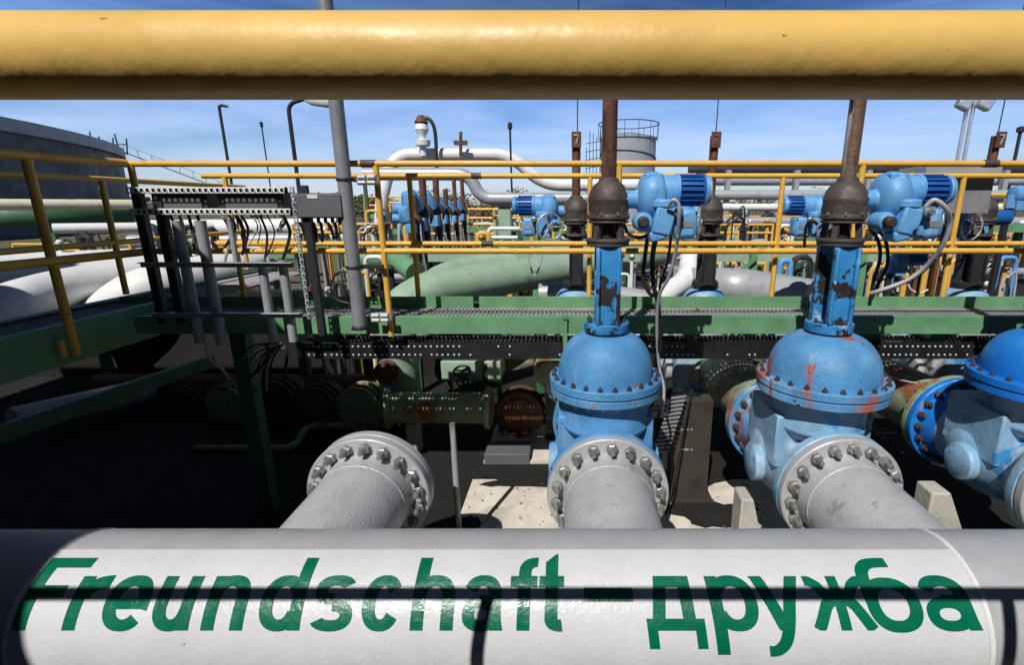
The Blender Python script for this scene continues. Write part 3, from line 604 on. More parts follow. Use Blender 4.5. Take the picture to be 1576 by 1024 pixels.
# ------------------------------------------------------------------ lamp pole
pb = A(554, 499, 3.56); 
t = T('lamp_pole', 'grey tubular lamp pole clamped to the near walkway railing', 'pole', (pb.x, 3.56, 0))
O('pole_tube', MB().tube([(pb.x, 3.56, Z(-.86)), (pb.x, 3.56, Z(2.6))], .047, 28), 'lamp_pole', t)
O('pole_foot', MB().lathe([(.06, 0), (.06, .02), (.05, .03)], (pb.x, 3.56, Z(-.885)), (0, 0, 1), 28), 'dark_steel', t)
for z in (.165, -.43):
    mb = MB(); mb.ring((pb.x, 3.56, Z(z)), (0, 0, 1), .054, .046, .022, 28); mb.bx(pb.x+.05, pb.x+.20, 3.575, 3.605, Z(z)-.015, Z(z)+.015); O('clamp', mb, 'dark_steel', t, .002)
c = A(648, 278, 3.5)
for z, x in ((.165, pb.x+.17), (-.80, pb.x+.17)):
    cl = T('tube_clamp', 'galvanised clamp block fixing the grey pole ' + ('under the upper rails' if z > 0 else 'near its foot beside the yellow post'), 'clamp', (x, 3.6, Z(z)), 'tube clamps')
    O('clamp_plate', MB().bx(x-.09, x+.05, 3.56, 3.58, Z(z)-.035, Z(z)+.035), 'galvanised', cl, .004)
    mb = MB(); [mb.tube([(x+dx-.025, 3.556, Z(z)+dz), (x+dx+.025, 3.556, Z(z)+dz)], .012, 10) for dx in (-.05, .015) for dz in (-.018, .018)]; O('u_bolt', mb, 'white_metal', cl)

# ------------------------------------------------------------------ cable rack with junction boxes
YK = 3.5
kx = lambda px, py: A(px, py, YK)
t = T('cable_rack', 'dark steel rack with white perforated rails carrying grey conduits', 'rack', (-2.6, YK, Z(-.8)))
def prail(py, px0, px1, h=.042, y=YK, m='white_metal'):
    p = A(px0, py, y); q = A(px1, py, y); n = int((q.x-p.x)/.038)
    O('perforated_rail', MB().perf((p.x, y, p.z-h/2), (1, 0, 0), (0, 0, 1), n, 1, (q.x-p.x)/n, h, .5, .55).bx(p.x, q.x, y+.002, y+.035, p.z+h/2-.003, p.z+h/2), m, t, 0, solid=.0025)
    O('rail_back', MB().bx(p.x, q.x, y+.036, y+.04, p.z-h/2, p.z+h/2), 'dark_steel', t)
prail(293, 195, 438); prail(326, 200, 447)
for px, py0, py1 in ((208, 292, 484), (240, 292, 484)):
    p = A(px-10, py0, YK); O('rack_post', MB().bx(p.x-.03, p.x+.03, YK+.04, YK+.09, Z(-.84), p.z+.02), 'dark_steel', t, .003)
p = A(452, 292, YK+.01)
mb = MB(); mb.perf((p.x-.02, YK+.0, Z(-.80)), (1, 0, 0), (0, 0, 1), 1, 19, .030, (p.z+.02-Z(-.80))/19, .35, .5); O('perforated_post', mb, 'galvanised', t, 0, solid=.003)
O('rack_post', MB().bx(p.x+.026, p.x+.075, YK+.03, YK+.07, Z(-.93), p.z+.03), 'dark_steel', t, .003)
for py in (407, 484):
    p = A(222 if py < 450 else 240, py, YK); q = A(455 if py < 450 else 468, py, YK)
    O('cross_rail', MB().bx(p.x, q.x, YK-.035, YK-.01, p.z-.018, p.z+.018).bx(p.x, q.x, YK-.06, YK-.036, p.z+.012, p.z+.018), 'galvanised', t, .002)
k = 0
for px, py0, py1, r, m in ((283, 340, 530, .034, 'conduit'), (318, 340, 532, .036, 'conduit'), (406, 400, 530, .03, 'conduit'), (438, 402, 528, .03, 'conduit'), (352, 338, 404, .018, 'conduit')):
    p = A(px, (py0+py1)/2, YK-.0); a = A(px, py0, YK); b = A(px, py1, YK)
    O('conduit', MB().tube([(p.x, YK-.005+.05, a.z), (p.x, YK-.005+.05, b.z)], r, 18), m, t)
for px0, px1, py0, py1 in ((236, 322, 297, 324), (332, 438, 297, 324)):
    a = A(px0, py0, YK+.06); b = A(px1, py1, YK+.06); bx_ = T('junction_box', 'dark slotted junction box between the white perforated rails, ' + ('left one' if px0 < 300 else 'right one'), 'box', (a.x, YK+.1, b.z), 'dark junction boxes')
    O('box_shell', MB().bx(a.x, b.x, YK+.06, YK+.18, b.z, a.z), 'dark_steel', bx_, .004); O('cover', MB().bx(a.x+.06, b.x-.04, YK+.052, YK+.059, b.z+.01, a.z-.03), 'cabinet', bx_)
a = A(453, 298, YK); b = A(527, 335, YK); bx_ = T('junction_box', 'grey junction box with a small white label beside the lamp pole', 'box', (a.x, YK+.1, b.z))
O('box_shell', MB().bx(a.x, b.x, YK+.0, YK+.15, b.z, a.z), 'cabinet', bx_, .006); O('lid_seam', MB().bx(a.x+.32*0-.004, b.x+.004, YK+.02, YK+.03, b.z-.004, a.z+.004), 'dark_steel', bx_)
c = A(481, 302.5, YK); O('label_plate', MB().bx(c.x-.035, c.x+.035, YK-.004, YK-.001, c.z-.013, c.z+.013), 'white_metal', bx_)
for i in range(6): p = A(460+i*11, 336, YK); O('cable_gland', MB().tube([(p.x, YK+.07, b.z+.01), (p.x, YK+.07, b.z-.04)], .012, 10), 'rubber', bx_)
for i in range(10):
    px = 338+i*11+random.uniform(-5, 5); p = A(px, 331, YK+.1); q = A(px+random.uniform(-10, 14), random.uniform(350, 412), YK+.1)
    tag(O('hanging_cable', MB().tube(smooth_path([(p.x, YK+.1, p.z), (p.x+.02, YK+.12, (p.z*.6+q.z*.4)), (q.x, YK+.1, q.z)], 5), random.uniform(.004, .013), 8), 'rubber' if i % 4 else 'cable_grey'), 'thin cable hanging under the right dark junction box of the rack', 'cable', 'cables under the right junction box')
for i in range(6):
    p = A(460+i*11, 342, YK+.07); q = A(462+i*11+random.uniform(-8, 8), random.uniform(360, 385), YK+.07)
    tag(O('hanging_cable', MB().tube(smooth_path([(p.x, YK+.07, p.z), ((p.x+q.x)/2+.01, YK+.08, (p.z+q.z)/2), (q.x, YK+.1, q.z)], 5), .011, 8), 'rubber'), 'short black cable hanging from the grey junction box with white label', 'cable', 'cables under the grey box')
for i in range(4):
    p = A(262+i*14, 331, YK+.08); q = A(280+i*12, 370+i*6, YK+.08)
    tag(O('hanging_cable', MB().tube(smooth_path([(p.x, YK+.08, p.z), ((p.x+q.x)/2-.01, YK+.09, (p.z+q.z)/2), (q.x, YK+.05, q.z)], 5), .010, 8), 'green_pale' if i == 1 else 'rubber'), 'cable hanging in shade under the left dark junction box', 'cable', 'cables under the left junction box')
# cables fanning below the conduits
for i in range(9):
    p = A(436-random.uniform(0, 8), 528+random.uniform(0, 8), YK); e = A(368+i*6, 545+i*8, YK+.25)
    tag(O('loose_cable', MB().tube(smooth_path([p, (p+e)/2+Vector((-.02, 0, .03+.004*i)), e], 6), .0065, 8), 'cable_grey' if i % 2 else 'rubber'), 'cable fanning out below the grey conduits', 'cable', 'cables fanning below the conduits')
for px, e in ((318, (355, 585)), (408, (395, 600)), (438, (450, 590))):
    p = A(px, 528, YK+.03); q = A(e[0], e[1], YK+.3)
    tag(O('loose_cable', MB().tube(smooth_path([p, p+Vector((0, 0, -.12)), q+Vector((-.05, 0, .08)), q], 6), .012, 8), 'rubber' if px > 320 else 'cable_grey'), {318: 'pale cable drooping below the left shaded conduit', 408: 'black cable curving down below the left sunlit conduit', 438: 'black cable curving down below the right sunlit conduit'}[px], 'cable')
tag(O('hanging_cable', MB().tube(smooth_path([A(x_, y_, 3.62) for x_, y_ in ((545, 422), (525, 418), (512, 430), (510, 450), (520, 462), (538, 468), (548, 480))], 6), .008, 8), 'rubber'), 'black cable coil looped left of the grey lamp pole', 'cable')

# ------------------------------------------------------------------ cables around the front valves
def cable(pts, r, m, label, name='cable'):
    return tag(O(name, MB().tube(smooth_path([A(*p) for p in pts], 7), r, 10), m), label, 'cable')
cable([(1028, 318, 2.82), (1036, 308, 2.78), (1044, 314, 2.78), (1045, 335, 2.8), (1041, 380, 2.9), (1030, 425, 3.0), (1015, 455, 3.1), (1011, 500, 3.2), (1014, 560, 3.3), (1022, 600, 3.3), (1018, 640, 3.3)], .0105, 'cable_grey', 'light grey cable looping down from the middle valve actuator')
cable([(1006, 335, 3.1), (998, 360, 3.1), (992, 400, 3.15), (990, 430, 3.15), (1000, 452, 3.15), (1012, 462, 3.2), (1013, 520, 3.25)], .013, 'rubber', 'thick black cable hanging right of the middle valve, outer loop')
cable([(1020, 340, 3.1), (1010, 365, 3.1), (1004, 400, 3.15), (1006, 440, 3.15), (1013, 470, 3.2), (1016, 540, 3.25)], .016, 'rubber', 'black cable bundle hanging straight down beside the middle valve')
cable([(960, 345, 3.0), (968, 360, 2.98), (985, 366, 2.98), (1002, 358, 3.0)], .010, 'rubber', 'black cable sagging between brown gearbox and blue actuator')
cable([(1034, 350, 3.1), (1028, 400, 3.15), (1016, 440, 3.2), (1013, 480, 3.25)], .009, 'rubber', 'thin black cable behind the light grey one by the middle valve')
cable([(1425, 318, 2.72), (1438, 308, 2.7), (1455, 320, 2.7), (1462, 340, 2.75), (1452, 375, 2.8), (1425, 410, 2.9), (1395, 432, 2.95), (1355, 447, 3.0), (1338, 452, 3.05)], .0125, 'cable_grey', 'grey cable arching off the right large actuator')
cable([(1455, 345, 2.8), (1445, 385, 2.85), (1418, 420, 2.95), (1380, 440, 3.0), (1345, 452, 3.05)], .010, 'rubber', 'black cable alongside the arching grey cable')
cable([(1338, 350, 3.1), (1352, 372, 3.1), (1354, 400, 3.1), (1345, 430, 3.12), (1338, 470, 3.15)], .011, 'rubber', 'black cable hanging right of the peeling blue pillar, inner loop')
cable([(1345, 350, 3.15), (1362, 368, 3.15), (1366, 405, 3.15), (1352, 436, 3.15), (1340, 462, 3.15)], .011, 'rubber', 'black cable hanging right of the peeling blue pillar, outer loop')
cable([(1258, 345, 3.9), (1248, 340, 3.9), (1240, 352, 3.95), (1238, 380, 4.0)], .012, 'rubber', 'black cable curving left of the right brown gearbox')
cable([(812, 388, 5.0), (815, 405, 5.0), (822, 424, 5.0), (830, 412, 5.0), (834, 392, 5.0)], .009, 'cable_grey', 'grey cable hanging in a loop in front of the pale green pipes')
cable([(1398, 438, 4.9), (1402, 446, 4.9), (1415, 451, 4.9), (1428, 446, 4.9)], .009, 'white_metal', 'short white hose curling under the small blue motor')
cable([(1308, 615, 3.9), (1330, 560, 4.0), (1385, 585, 3.95), (1470, 597, 3.9)], .006, 'cable_grey', 'thin pale cable strung behind the two right valve domes')

# sunshade box and odd blue motors in the mid ground
a = A(1430, 256, 4.75); b = A(1534, 272, 4.75)
t = T('sunshade_box', 'grey sheet metal sunshade box behind the right large actuator', 'box', (a.x, 4.8, b.z))
O('roof_sheet', MB().bx(a.x-.05, b.x, 4.7, 5.1, b.z, a.z), 'pipe_grey', t, .004)
c = A(1520, 328, 4.8); O('back_panel', MB().bx(a.x-.1, c.x, 4.8, 4.82, c.z, b.z), 'galvanised', t)
def small_motor(px, py, Y, s, label, sg=1, grp='small blue actuators among the pipework'):
    p = A(px, py, Y); t = T('small_actuator', label, 'actuator', p, grp)
    body = MB(); body.lathe([(.05*s, 0), (.09*s, .02*s), (.1*s, .08*s), (.08*s, .16*s)], p, (sg, 0, 0), 20); body.lathe([(.05*s, 0), (.05*s, .14*s)], p+Vector((.02*sg*s, 0, -.14*s)), (0, 0, 1), 14); body.box(p+Vector((.08*sg*s, -.02, -.11*s)), (.12*s, .12*s, .1*s))
    O('gear_housing', body, 'blue_actuator', t, .006)
    mo = MB(); mo.lathe([(.07*s, 0), (.075*s, .02*s), (.07*s, .2*s), (.05*s, .22*s)], p+Vector((.16*sg*s, 0, .02*s)), (sg, 0, 0), 16); O('motor', mo, 'blue_motor', t)
    O('stand', MB().bx(p.x-.02*s, p.x+.03*s, p.y-.02, p.y+.04, .0, p.z-.1*s), 'dark_steel', t)
    return t
small_motor(1372, 402, 5.4, .95, 'pale blue motor low between the two rightmost valves, above a white hose')
small_motor(1556, 300, 6.6, 1.2, 'blue actuator at the right edge beside the grey sunshade box')
small_motor(1490, 338, 5.7, 1.2, 'blue actuator partly hidden under the grey sunshade box')

# ------------------------------------------------------------------ under the walkway
t = T('drain_pipe', 'rust streaked pale green pipe lying crosswise under the walkway', 'pipe', A(670, 640, 4.9))
a = A(598, 628, 4.9); b = A(752, 628, 4.9); O('pipe_shell', MB().tube([a, b], .165, 36), 'green_rust', t)
O('flange', MB().ring(a+Vector((.0, 0, 0)), (1, .2, 0), .22, .1, .05), 'green_rust', t); O('end_flange', MB().ring(b, (1, 0, 0), .22, .1, .05), 'green_rust', t)
O('saddle_support', MB().bx(a.x+.2, a.x+.3, 4.8, 5.0, 0, a.z-.15), 'concrete_block', t)
a = A(676, 562, 5.1); b = A(770, 590, 5.1)
t = T('hydrant_cabinet', 'pale green panel box with a small black handwheel under the walkway', 'cabinet', (a.x, 5.1, 0))
O('box_shell', MB().bx(a.x, b.x, 5.15, 5.5, b.z, a.z+.02), 'green_pale', t, .01); O('frame_leg', MB().bx(a.x+.02, a.x+.07, 5.3, 5.35, 0, b.z), 'green_dark', t); O('frame_leg', MB().bx(b.x-.07, b.x-.02, 5.3, 5.35, 0, b.z), 'green_dark', t)
O('door_gap', MB().bx((a.x+b.x)/2+.13, (a.x+b.x)/2+.18, 5.142, 5.149, b.z, a.z), 'dark_steel', t)
c = A(711, 571, 5.02); 
def wheel(c, axis, rad, r, m, parent, name='handwheel'):
    ax = Vector(axis).normalized(); u = ax.orthogonal().normalized(); v = ax.cross(u); mb = MB()
    mb.tube([c+rad*(math.cos(k*math.pi/12)*u+math.sin(k*math.pi/12)*v) for k in range(24)], r, 8, closed=True)
    for k in range(3): mb.tube([c, c+rad*(math.cos(2.09*k)*u+math.sin(2.09*k)*v)], r*.8, 6)
    mb.tube([c, c-ax*rad*1.4], r*1.4, 8); return O(name, mb, m, parent)
wheel(c, (0, -.35, 1), .085, .012, 'dark_steel', t); wheel(c+Vector((0, .0, -.12)), (0, -.6, 1), .06, .012, 'dark_steel', t, 'lower_wheel')
small = [((590, 577), 5.0, .11, 'rusty', 'short ribbed rusty pipe stub under the walkway'), ((418, 622), 5.4, .25, 'rusty', 'rusty round flange deep in shade under the cable rack'), ((482, 632), 5.2, .24, 'rusty', 'reddish round flange in shade left of the rusty green pipe'), ((345, 628), 5.6, .24, 'green_rust', 'green round flange in deep shade beside the leaning dark green column'), ((275, 632), 5.8, .25, 'rusty', 'rusty round flange in deep shade right of the pale green pedestals'), ((550, 632), 5.1, .23, 'green_rust', 'rust stained flange just left of the crosswise rusty green pipe'), ((800, 640), 5.1, .24, 'rusty', 'rusty round flange in shade left of the middle valve body'), ((845, 575), 4.9, .15, 'green_rust', 'rusty green flange left of the middle valve dome')]
t = T('drain_pipe', 'long rusty pipe crossing in deep shade behind the round flanges under the left walkway', 'pipe', A(400, 590, 6.2))
O('pipe_shell', MB().tube([A(150, 592, 6.3), A(560, 592, 6.3)], .14, 24), 'rusty', t); O('saddle_support', MB().bx(-3.5, -3.4, 6.2, 6.4, 0, A(300, 592, 6.3).z), 'dark_steel', t)
t = T('drain_pipe', 'thin pale pipe with elbows low in front of the round flanges', 'pipe', A(500, 700, 4.4)); O('pipe_shell', MB().tube(fillet([A(300, 690, 4.9), A(455, 690, 4.9), A(470, 655, 5.2), A(590, 655, 5.2)], .15), .035, 14), 'green_rust', t); O('support', MB().bx(-2.0, -1.95, 5.15, 5.2, 0, A(560, 655, 5.2).z), 'dark_steel', t)
for (px, py), Y, r_, m, lb in small:
    p = A(px, py, Y); t = T('flanged_stub', lb, 'pipe', p); O('pipe_shell', MB().tube([p, p+Vector((0, .42, 0))], r_*.8, 28), m, t)
    for k in range(3): O('flange', MB().ring(p+Vector((0, .04+.1*k, 0)), (0.1, 1, 0), r_*1.1, r_*.5, .035, 32), m, t)
    O('saddle_support', MB().bx(p.x-.05, p.x+.05, Y+.2, Y+.3, 0, p.z-r_*.7), 'dark_steel', t)
p = A(697, 812, 3.3); q = A(696, 652, 3.3)
tag(O('marker_post', MB().tube([(q.x, 3.3, .03), (q.x, 3.3, q.z)], .021, 14), 'rusty_pale'), 'thin rusty post standing on the concrete between two silver flanges', 'post')
a = A(745, 700, 4.6); b = A(815, 735, 4.6)
tag(O('steel_box', MB().bx(a.x, b.x, 4.6, 4.9, .03, a.z), 'cabinet', None, .006), 'grey steel box on the concrete left of the middle valve', 'box')
a = A(1038, 620, 3.95); b = A(1086, 785, 3.95)
t = T('steel_plate', 'dark brown upright steel post between the middle and right valves', 'post', (a.x, 3.95, .03))
O('plate', MB().bx(a.x, b.x, 3.95, 4.12, .03, a.z+.02), 'brown_steel', t, .004); O('base_plate', MB().bx(a.x-.05, b.x+.05, 3.9, 4.17, .047, .06), 'brown_steel', t)
for i, (py_, w_) in enumerate(((662, .06), (693, .06))):
    p = A(1058, py_, 3.94); O('stamped_mark', MB().bx(p.x-w_, p.x+w_*.2, 3.943, 3.949, p.z-.008, p.z+.008).bx(p.x+w_*.5, p.x+w_*.8, 3.943, 3.949, p.z-.008, p.z+.006), 'conduit', t)
# tilted grating panel behind the middle valve
a = A(1022, 625, 3.85)
t = T('steel_grid', 'small pale metal grid panel leaning behind the right side of the middle valve', 'grid', (a.x, 3.8, a.z-.4))
for k in range(14): p = Vector((a.x-.10+.012*k, 3.72+.012*k, a.z-.36+.032*k)); O('grid_bar', MB().bar(p, p+Vector((.13, .0, .02)), .022, .012), 'galvanised', t)
O('grid_frame', MB().bar((a.x-.12, 3.70, .06), (a.x+.09, 3.92, a.z+.12), .012, .02), 'dark_steel', t); O('grid_frame', MB().bar((a.x+.04, 3.70, .06), (a.x+.24, 3.92, a.z+.12), .012, .02), 'dark_steel', t)
def block(px0, px1, py0, Y, label, lean):
    a = A(px0, py0+10, Y); b = A(px1, py0, Y); mb = MB()
    w2 = (b.x-a.x); x0, x1 = a.x, b.x; zt = a.z
    mb.add([(x0, Y, .03), (x1+lean, Y, .03), (x1+lean, Y+.16, .03), (x0, Y+.16, .03), (x0, Y, zt), (x0+w2*.35, Y, zt), (x0+w2*.35, Y+.16, zt), (x0, Y+.16, zt), (x1+lean, Y, .12), (x1+lean, Y+.16, .12)],
           [(0, 1, 8, 5, 4), (3, 7, 6, 9, 2), (4, 5, 6, 7), (5, 8, 9, 6), (1, 2, 9, 8), (0, 4, 7, 3), (0, 3, 2, 1)])
    return tag(O('concrete_support', mb, 'concrete_block', None, .012), label, 'block', 'wedge shaped concrete supports')
block(1142, 1196, 760, 2.75, 'wedge shaped concrete block left of the right silver flange', .05)
block(1436, 1520, 750, 2.85, 'wedge shaped concrete block right of the right silver flange', .1)
a = A(30, 662, 5.4)
tag(O('shaded_pipe', MB().tube([A(20, 650, 5), A(230, 600, 6.2)], .16, 28), 'pipe_grey'), 'grey pipe slanting in deep shade under the left walkway', 'pipe')
for px, py, lb in ((208, 640, 'pale green pedestal in shade under the left corner, left one'), (250, 640, 'pale green pedestal in shade under the left corner, right one')):
    p = A(px, py, 6.2); tag(O('pedestal', MB().bx(p.x-.14, p.x+.14, 6.2, 6.5, 0, p.z+.1), 'green_pale', None, .01), lb, 'pedestal', 'pale green pedestals')

# ------------------------------------------------------------------ mid ground: big pipes
def pipe(label, pts, r, m, fl=.8, name='pipe', grp=None, seg=28, flanges=()):
    t = T(name, label, 'pipe', pts[0], grp); O('pipe_shell', MB().tube(fillet(pts, fl, 9), r, seg), m, t)
    for (c, ax) in flanges: O('flange', MB().ring(c, ax, r*1.35, r*.6, r*.25, 32), m, t)
    for k in (0, -1):
        if pts[k].z-r > .4: O('support', MB().bx(pts[k].x-.05, pts[k].x+.05, pts[k].y-.05, pts[k].y+.05, 0, pts[k].z-r*.8), 'green_dark', t)
    return t
pipe('pale green large pipe bending down behind the walkway, front one', [A(1010, 392, 8.8), A(660, 445, 5.75), A(606, 482, 5.4), A(606, 482, 5.4)-Vector((0, 0, 1.2))], .225, 'green_pale', 1.0, grp='pale green pipes')
pipe('pale green large pipe behind the front pale green one', [A(960, 388, 9.0), A(860, 398, 8.3), A(720, 415, 7.5), A(660, 440, 6.7), A(640, 520, 6.6)], .22, 'green_pale', 1.0, grp='pale green pipes')
pipe('light grey pipe sloping to the right below the second row valves', [A(1060, 440, 6.9), A(1130, 440, 7.0), A(1250, 462, 6.2)], .26, 'pipe_grey', .6)
pipe('white pipe elbow just right of the middle valve pillar', [A(1062, 395, 7.2), A(1058, 430, 6.9), A(1000, 470, 6.4)], .14, 'pipe_white', .3, flanges=[(A(1062, 398, 7.2), (0, .3, 1))])
pipe('blue white pipe lying low behind the far toe board', [A(830, 452, 6.0), A(905, 450, 6.0), A(1000, 462, 6.0)], .12, 'pipe_grey', .3)
pipe('silver elbow pipe at far left behind the walkway', [A(-60, 520, 5.6), A(10, 470, 6.1), A(110, 440, 7), A(260, 418, 8.2)], .27, 'pipe_white', .8, grp='silver pipes on the left')
pipe('white pipe end rising over the left walkway beam', [A(150, 500, 7.0), A(210, 445, 7.0), A(400, 405, 8.6)], .30, 'pipe_white', .7, grp='silver pipes on the left')
pipe('long white pipe on the left, third line from the beam', [A(-60, 430, 8.4), A(250, 412, 10.4), A(420, 398, 12)], .26, 'pipe_white', 1, grp='silver pipes on the left')
pipe('long white pipe on the left, furthest of the low lines', [A(-60, 415, 10.), A(250, 398, 12.5), A(460, 385, 14)], .28, 'pipe_white', 1, grp='silver pipes on the left')
pipe('cream pipe with flat top in front of the big dark tank', [A(-80, 315, 14), A(206, 315, 17)], .16, 'pipe_cream', 1)
tag(O('retaining_wall', MB().add([A(-80, 322, 15), A(210, 322, 18), A(210, 346, 18), A(-80, 348, 15)], [(0, 1, 2, 3)]), 'green_dark', None, 0, solid=.2), 'dark green band of wall below the cream pipe', 'wall')
pipe('thin white pipe under the dark green band on the left', [A(82, 352, 13), A(330, 348, 15)], .13, 'pipe_white', 1)
pipe('low grey pipe behind the cable rack', [A(200, 372, 15), A(620, 366, 17)], .2, 'pipe_grey', 1)
pipe('low white pipe behind the grey junction box', [A(230, 352, 17), A(520, 348, 18)], .28, 'pipe_white', 1)
pipe('green beam pipe low behind the lamp pole', [A(560, 400, 8), A(605, 396, 8), A(640, 420, 7.5)], .16, 'green', .3)
# pipe bridge loops
pipe('upper white expansion loop crossing above the railings', [A(585, 352, 20), A(588, 300, 20), A(606, 238, 20.5), A(786, 238, 21), A(836, 285, 21), A(1000, 285, 21)], .24, 'pipe_white', .75, grp='white expansion loops')
pipe('lower white expansion loop dipping left of the second row valves', [A(560, 268, 17), A(722, 268, 17), A(740, 306, 17), A(1080, 306, 17)], .2, 'pipe_grey', .6, grp='white expansion loops')
for i, (py, r_, m, Y, lb) in enumerate(((262, .17, 'dark_steel', 19, 'topmost dark pipe of the long horizontal pipes on the right'), (278, .17, 'pipe_grey', 18.5, 'upper grey pipe of the long horizontal pipes on the right'), (300, .165, 'pipe_grey', 18, 'middle light grey pipe of the long horizontal pipes on the right'), (319, .12, 'pipe_white', 17.5, 'lowest white pipe of the long horizontal pipes on the right'), (341, .12, 'pipe_grey', 14, 'thin grey pipe low behind the yellow clutter on the right'))):
    pipe(lb, [A(1060, py, Y), A(1760, py, Y)], r_, m, 1, grp='long horizontal pipes on the right')
for i, px in enumerate((1120, 1225, 1335, 1440, 1545)):
    p = A(px, 262, 18.2); tag(O('pipe_stand', MB().bx(p.x-.08, p.x+.08, 18.0, 18.2, 0, p.z), 'conduit'), 'slim stand carrying the long horizontal pipes on the right', 'stand', 'stands of the long pipes')
p = A(776, 325, 12); t = T('pipe_support', 'pale green column carrying the lower white expansion loop', 'column', (p.x, 12, 0)); q = A(776, 318, 12)
O('column', MB().bx(p.x-.14, p.x+.14, 12, 12.2, 0, q.z), 'green_pale', t, .01); O('saddle', MB().bx(p.x-.3, p.x+.3, 11.95, 12.25, q.z, q.z+.1), 'dark_steel', t)
q = A(730, 364, 12); tag(O('green_beam', MB().bx(q.x, A(900, 364, 12).x, 12.3, 12.5, q.z-.1, q.z+.1), 'green'), 'green steel beam behind the pale green column', 'beam')
tag(O('green_beam', MB().bx(A(740, 372, 9).x, A(905, 372, 9).x, 9, 9.12, A(740, 380, 9).z, A(740, 371, 9).z), 'green_pale'), 'pale green beam behind the handwheel of the small actuator', 'beam')
pipe('white hairpin pipe bend beside the pale green column', [A(800, 352, 11), A(752, 352, 11), A(752, 366, 11), A(800, 366, 11)], .045, 'pipe_white', .12)

# manifold of small blue valves
for i, (px, py, Y, top, s_) in enumerate(((653, 322, 8.6, 276, 1.5), (673, 320, 9.4, 268, 1.4), (687, 322, 10.2, 291, 1.2), (701, 324, 11, 275, 1.1), (713, 322, 11.8, 268, 1.1), (640, 335, 8.2, 300, 1.0))):
    p = A(px, py, Y); t = T('small_valve', ['first', 'second', 'third', 'fourth', 'fifth', 'lowest left'][i]+' small rusty stemmed blue valve in the row, from the left', 'valve', (p.x, Y, 0), 'row of small blue valves')
    mb = MB(); mb.lathe([(.07*s_, -.16*s_), (.10*s_, -.08*s_), (.09*s_, 0), (.05*s_, .05*s_)], p, (0, 0, 1), 18); O('gearbox', mb, 'cast_brown', t)
    mb = MB(); mb.lathe([(.06*s_, 0), (.11*s_, .03*s_), (.11*s_, .14*s_), (.07*s_, .24*s_)], p+Vector((-.06*s_, -.2, -.06)), (-.2, -.3, 1), 16); mb.box(p+Vector((-.02*s_, -.22, -.16*s_)), (.15*s_, .14*s_, .14*s_)); mb.lathe([(.07*s_, 0), (.07*s_, .2*s_)], p+Vector((-.1*s_, -.18, -.02)), (-1, -.2, .1), 14); O('actuator', mb, 'blue_actuator', t, .01)
    q = A(px, top, Y); O('stem_tube', MB().tube([p, (p.x, Y, q.z)], .05*s_*.8, 12), 'rusty', t)
    O('pillar', MB().tube([p, (p.x, Y, 1.0)], .05*s_, 12), 'dark_steel', t); O('body', MB().lathe([(.16, 0), (.26, .1), (.2, .5), (.22, .55), (.22, .6)], (p.x, Y, .5), (0, 0, 1), 20), 'blue', t)
    mb = MB()
    for k in range(3): mb.tube(smooth_path([p+Vector((-.1+.1*k, -.12, -.1)), p+Vector((-.12+.12*k, -.15, -.5)), p+Vector((-.05+.1*k, -.1, -1))], 4), .010, 6)
    O('cable_loop', mb, 'cable_grey', t)

# ------------------------------------------------------------------ far railings and small pipe clutter
def far_rail(px0, px1, py0, py1, Y, label, n=None, m='yellow', r=None, grp='far yellow railings among the pipework'):
    a = A(px0, py0, Y); b = A(px1, py0, Y); zb = A(px0, py1, Y).z; r = r or .03
    t = T('far_railing', label, 'railing', (a.x, Y, zb), grp); n = n or max(2, int((b.x-a.x)/1.5))
    for k in range(2): O('rail', MB().tube([(a.x, Y, a.z-(a.z-zb)*.48*k), (b.x, Y, a.z-(a.z-zb)*.48*k)], r, 8), m, t)
    for k in range(n+1): x = a.x+(b.x-a.x)*k/n; O('post', MB().tube([(x, Y, a.z), (x, Y, zb)], r, 8), m, t)
    O('deck_edge', MB().bx(a.x, b.x, Y, Y+.6, zb-.14, zb), 'green', t)
    for k in (0, 1): x = a.x+(b.x-a.x)*k; O('leg', MB().bx(x-.05, x+.05, Y+.2, Y+.3, 0, zb), 'green_dark', t)
F_ = [(600, 640, 312, 352, 13, 'yellow railing piece left of the small blue valves'), (720, 800, 322, 350, 14, 'yellow railing right of the small blue valves'), (560, 650, 303, 330, 20, 'distant yellow railing under the left bend of the white loop'),
      (735, 880, 332, 356, 18, 'distant yellow railing behind the pale green column'), (800, 905, 342, 368, 11, 'yellow railing behind the silver handwheel of the small actuator'), (950, 1010, 345, 380, 10, 'yellow railing behind the black cables of the middle valve'),
      (1085, 1190, 346, 372, 12, 'yellow railing left of the post in front of the long grey pipes'), (1100, 1250, 333, 352, 18, 'distant yellow railing just below the long grey pipes'), (1240, 1340, 338, 368, 13, 'yellow railing behind the right brown gearbox'),
      (1330, 1440, 352, 384, 10, 'yellow railing behind the arching grey cable'), (1500, 1600, 300, 345, 9, 'yellow railing at the right edge below the grey box'), (1420, 1600, 348, 372, 13, 'distant yellow railing at the right edge, low one'),
      (1090, 1180, 388, 425, 9, 'yellow railing low left of the green diagonal brace'), (330, 450, 372, 388, 11, 'yellow railing behind the cable rack'), (450, 590, 345, 372, 12, 'yellow railing behind the lamp pole'), (20, 200, 376, 396, 12, 'shaded yellow railing behind the left outer railing'), (640, 760, 345, 376, 12, 'yellow railing behind the row of small blue valves')]
for f_ in F_: far_rail(*f_)
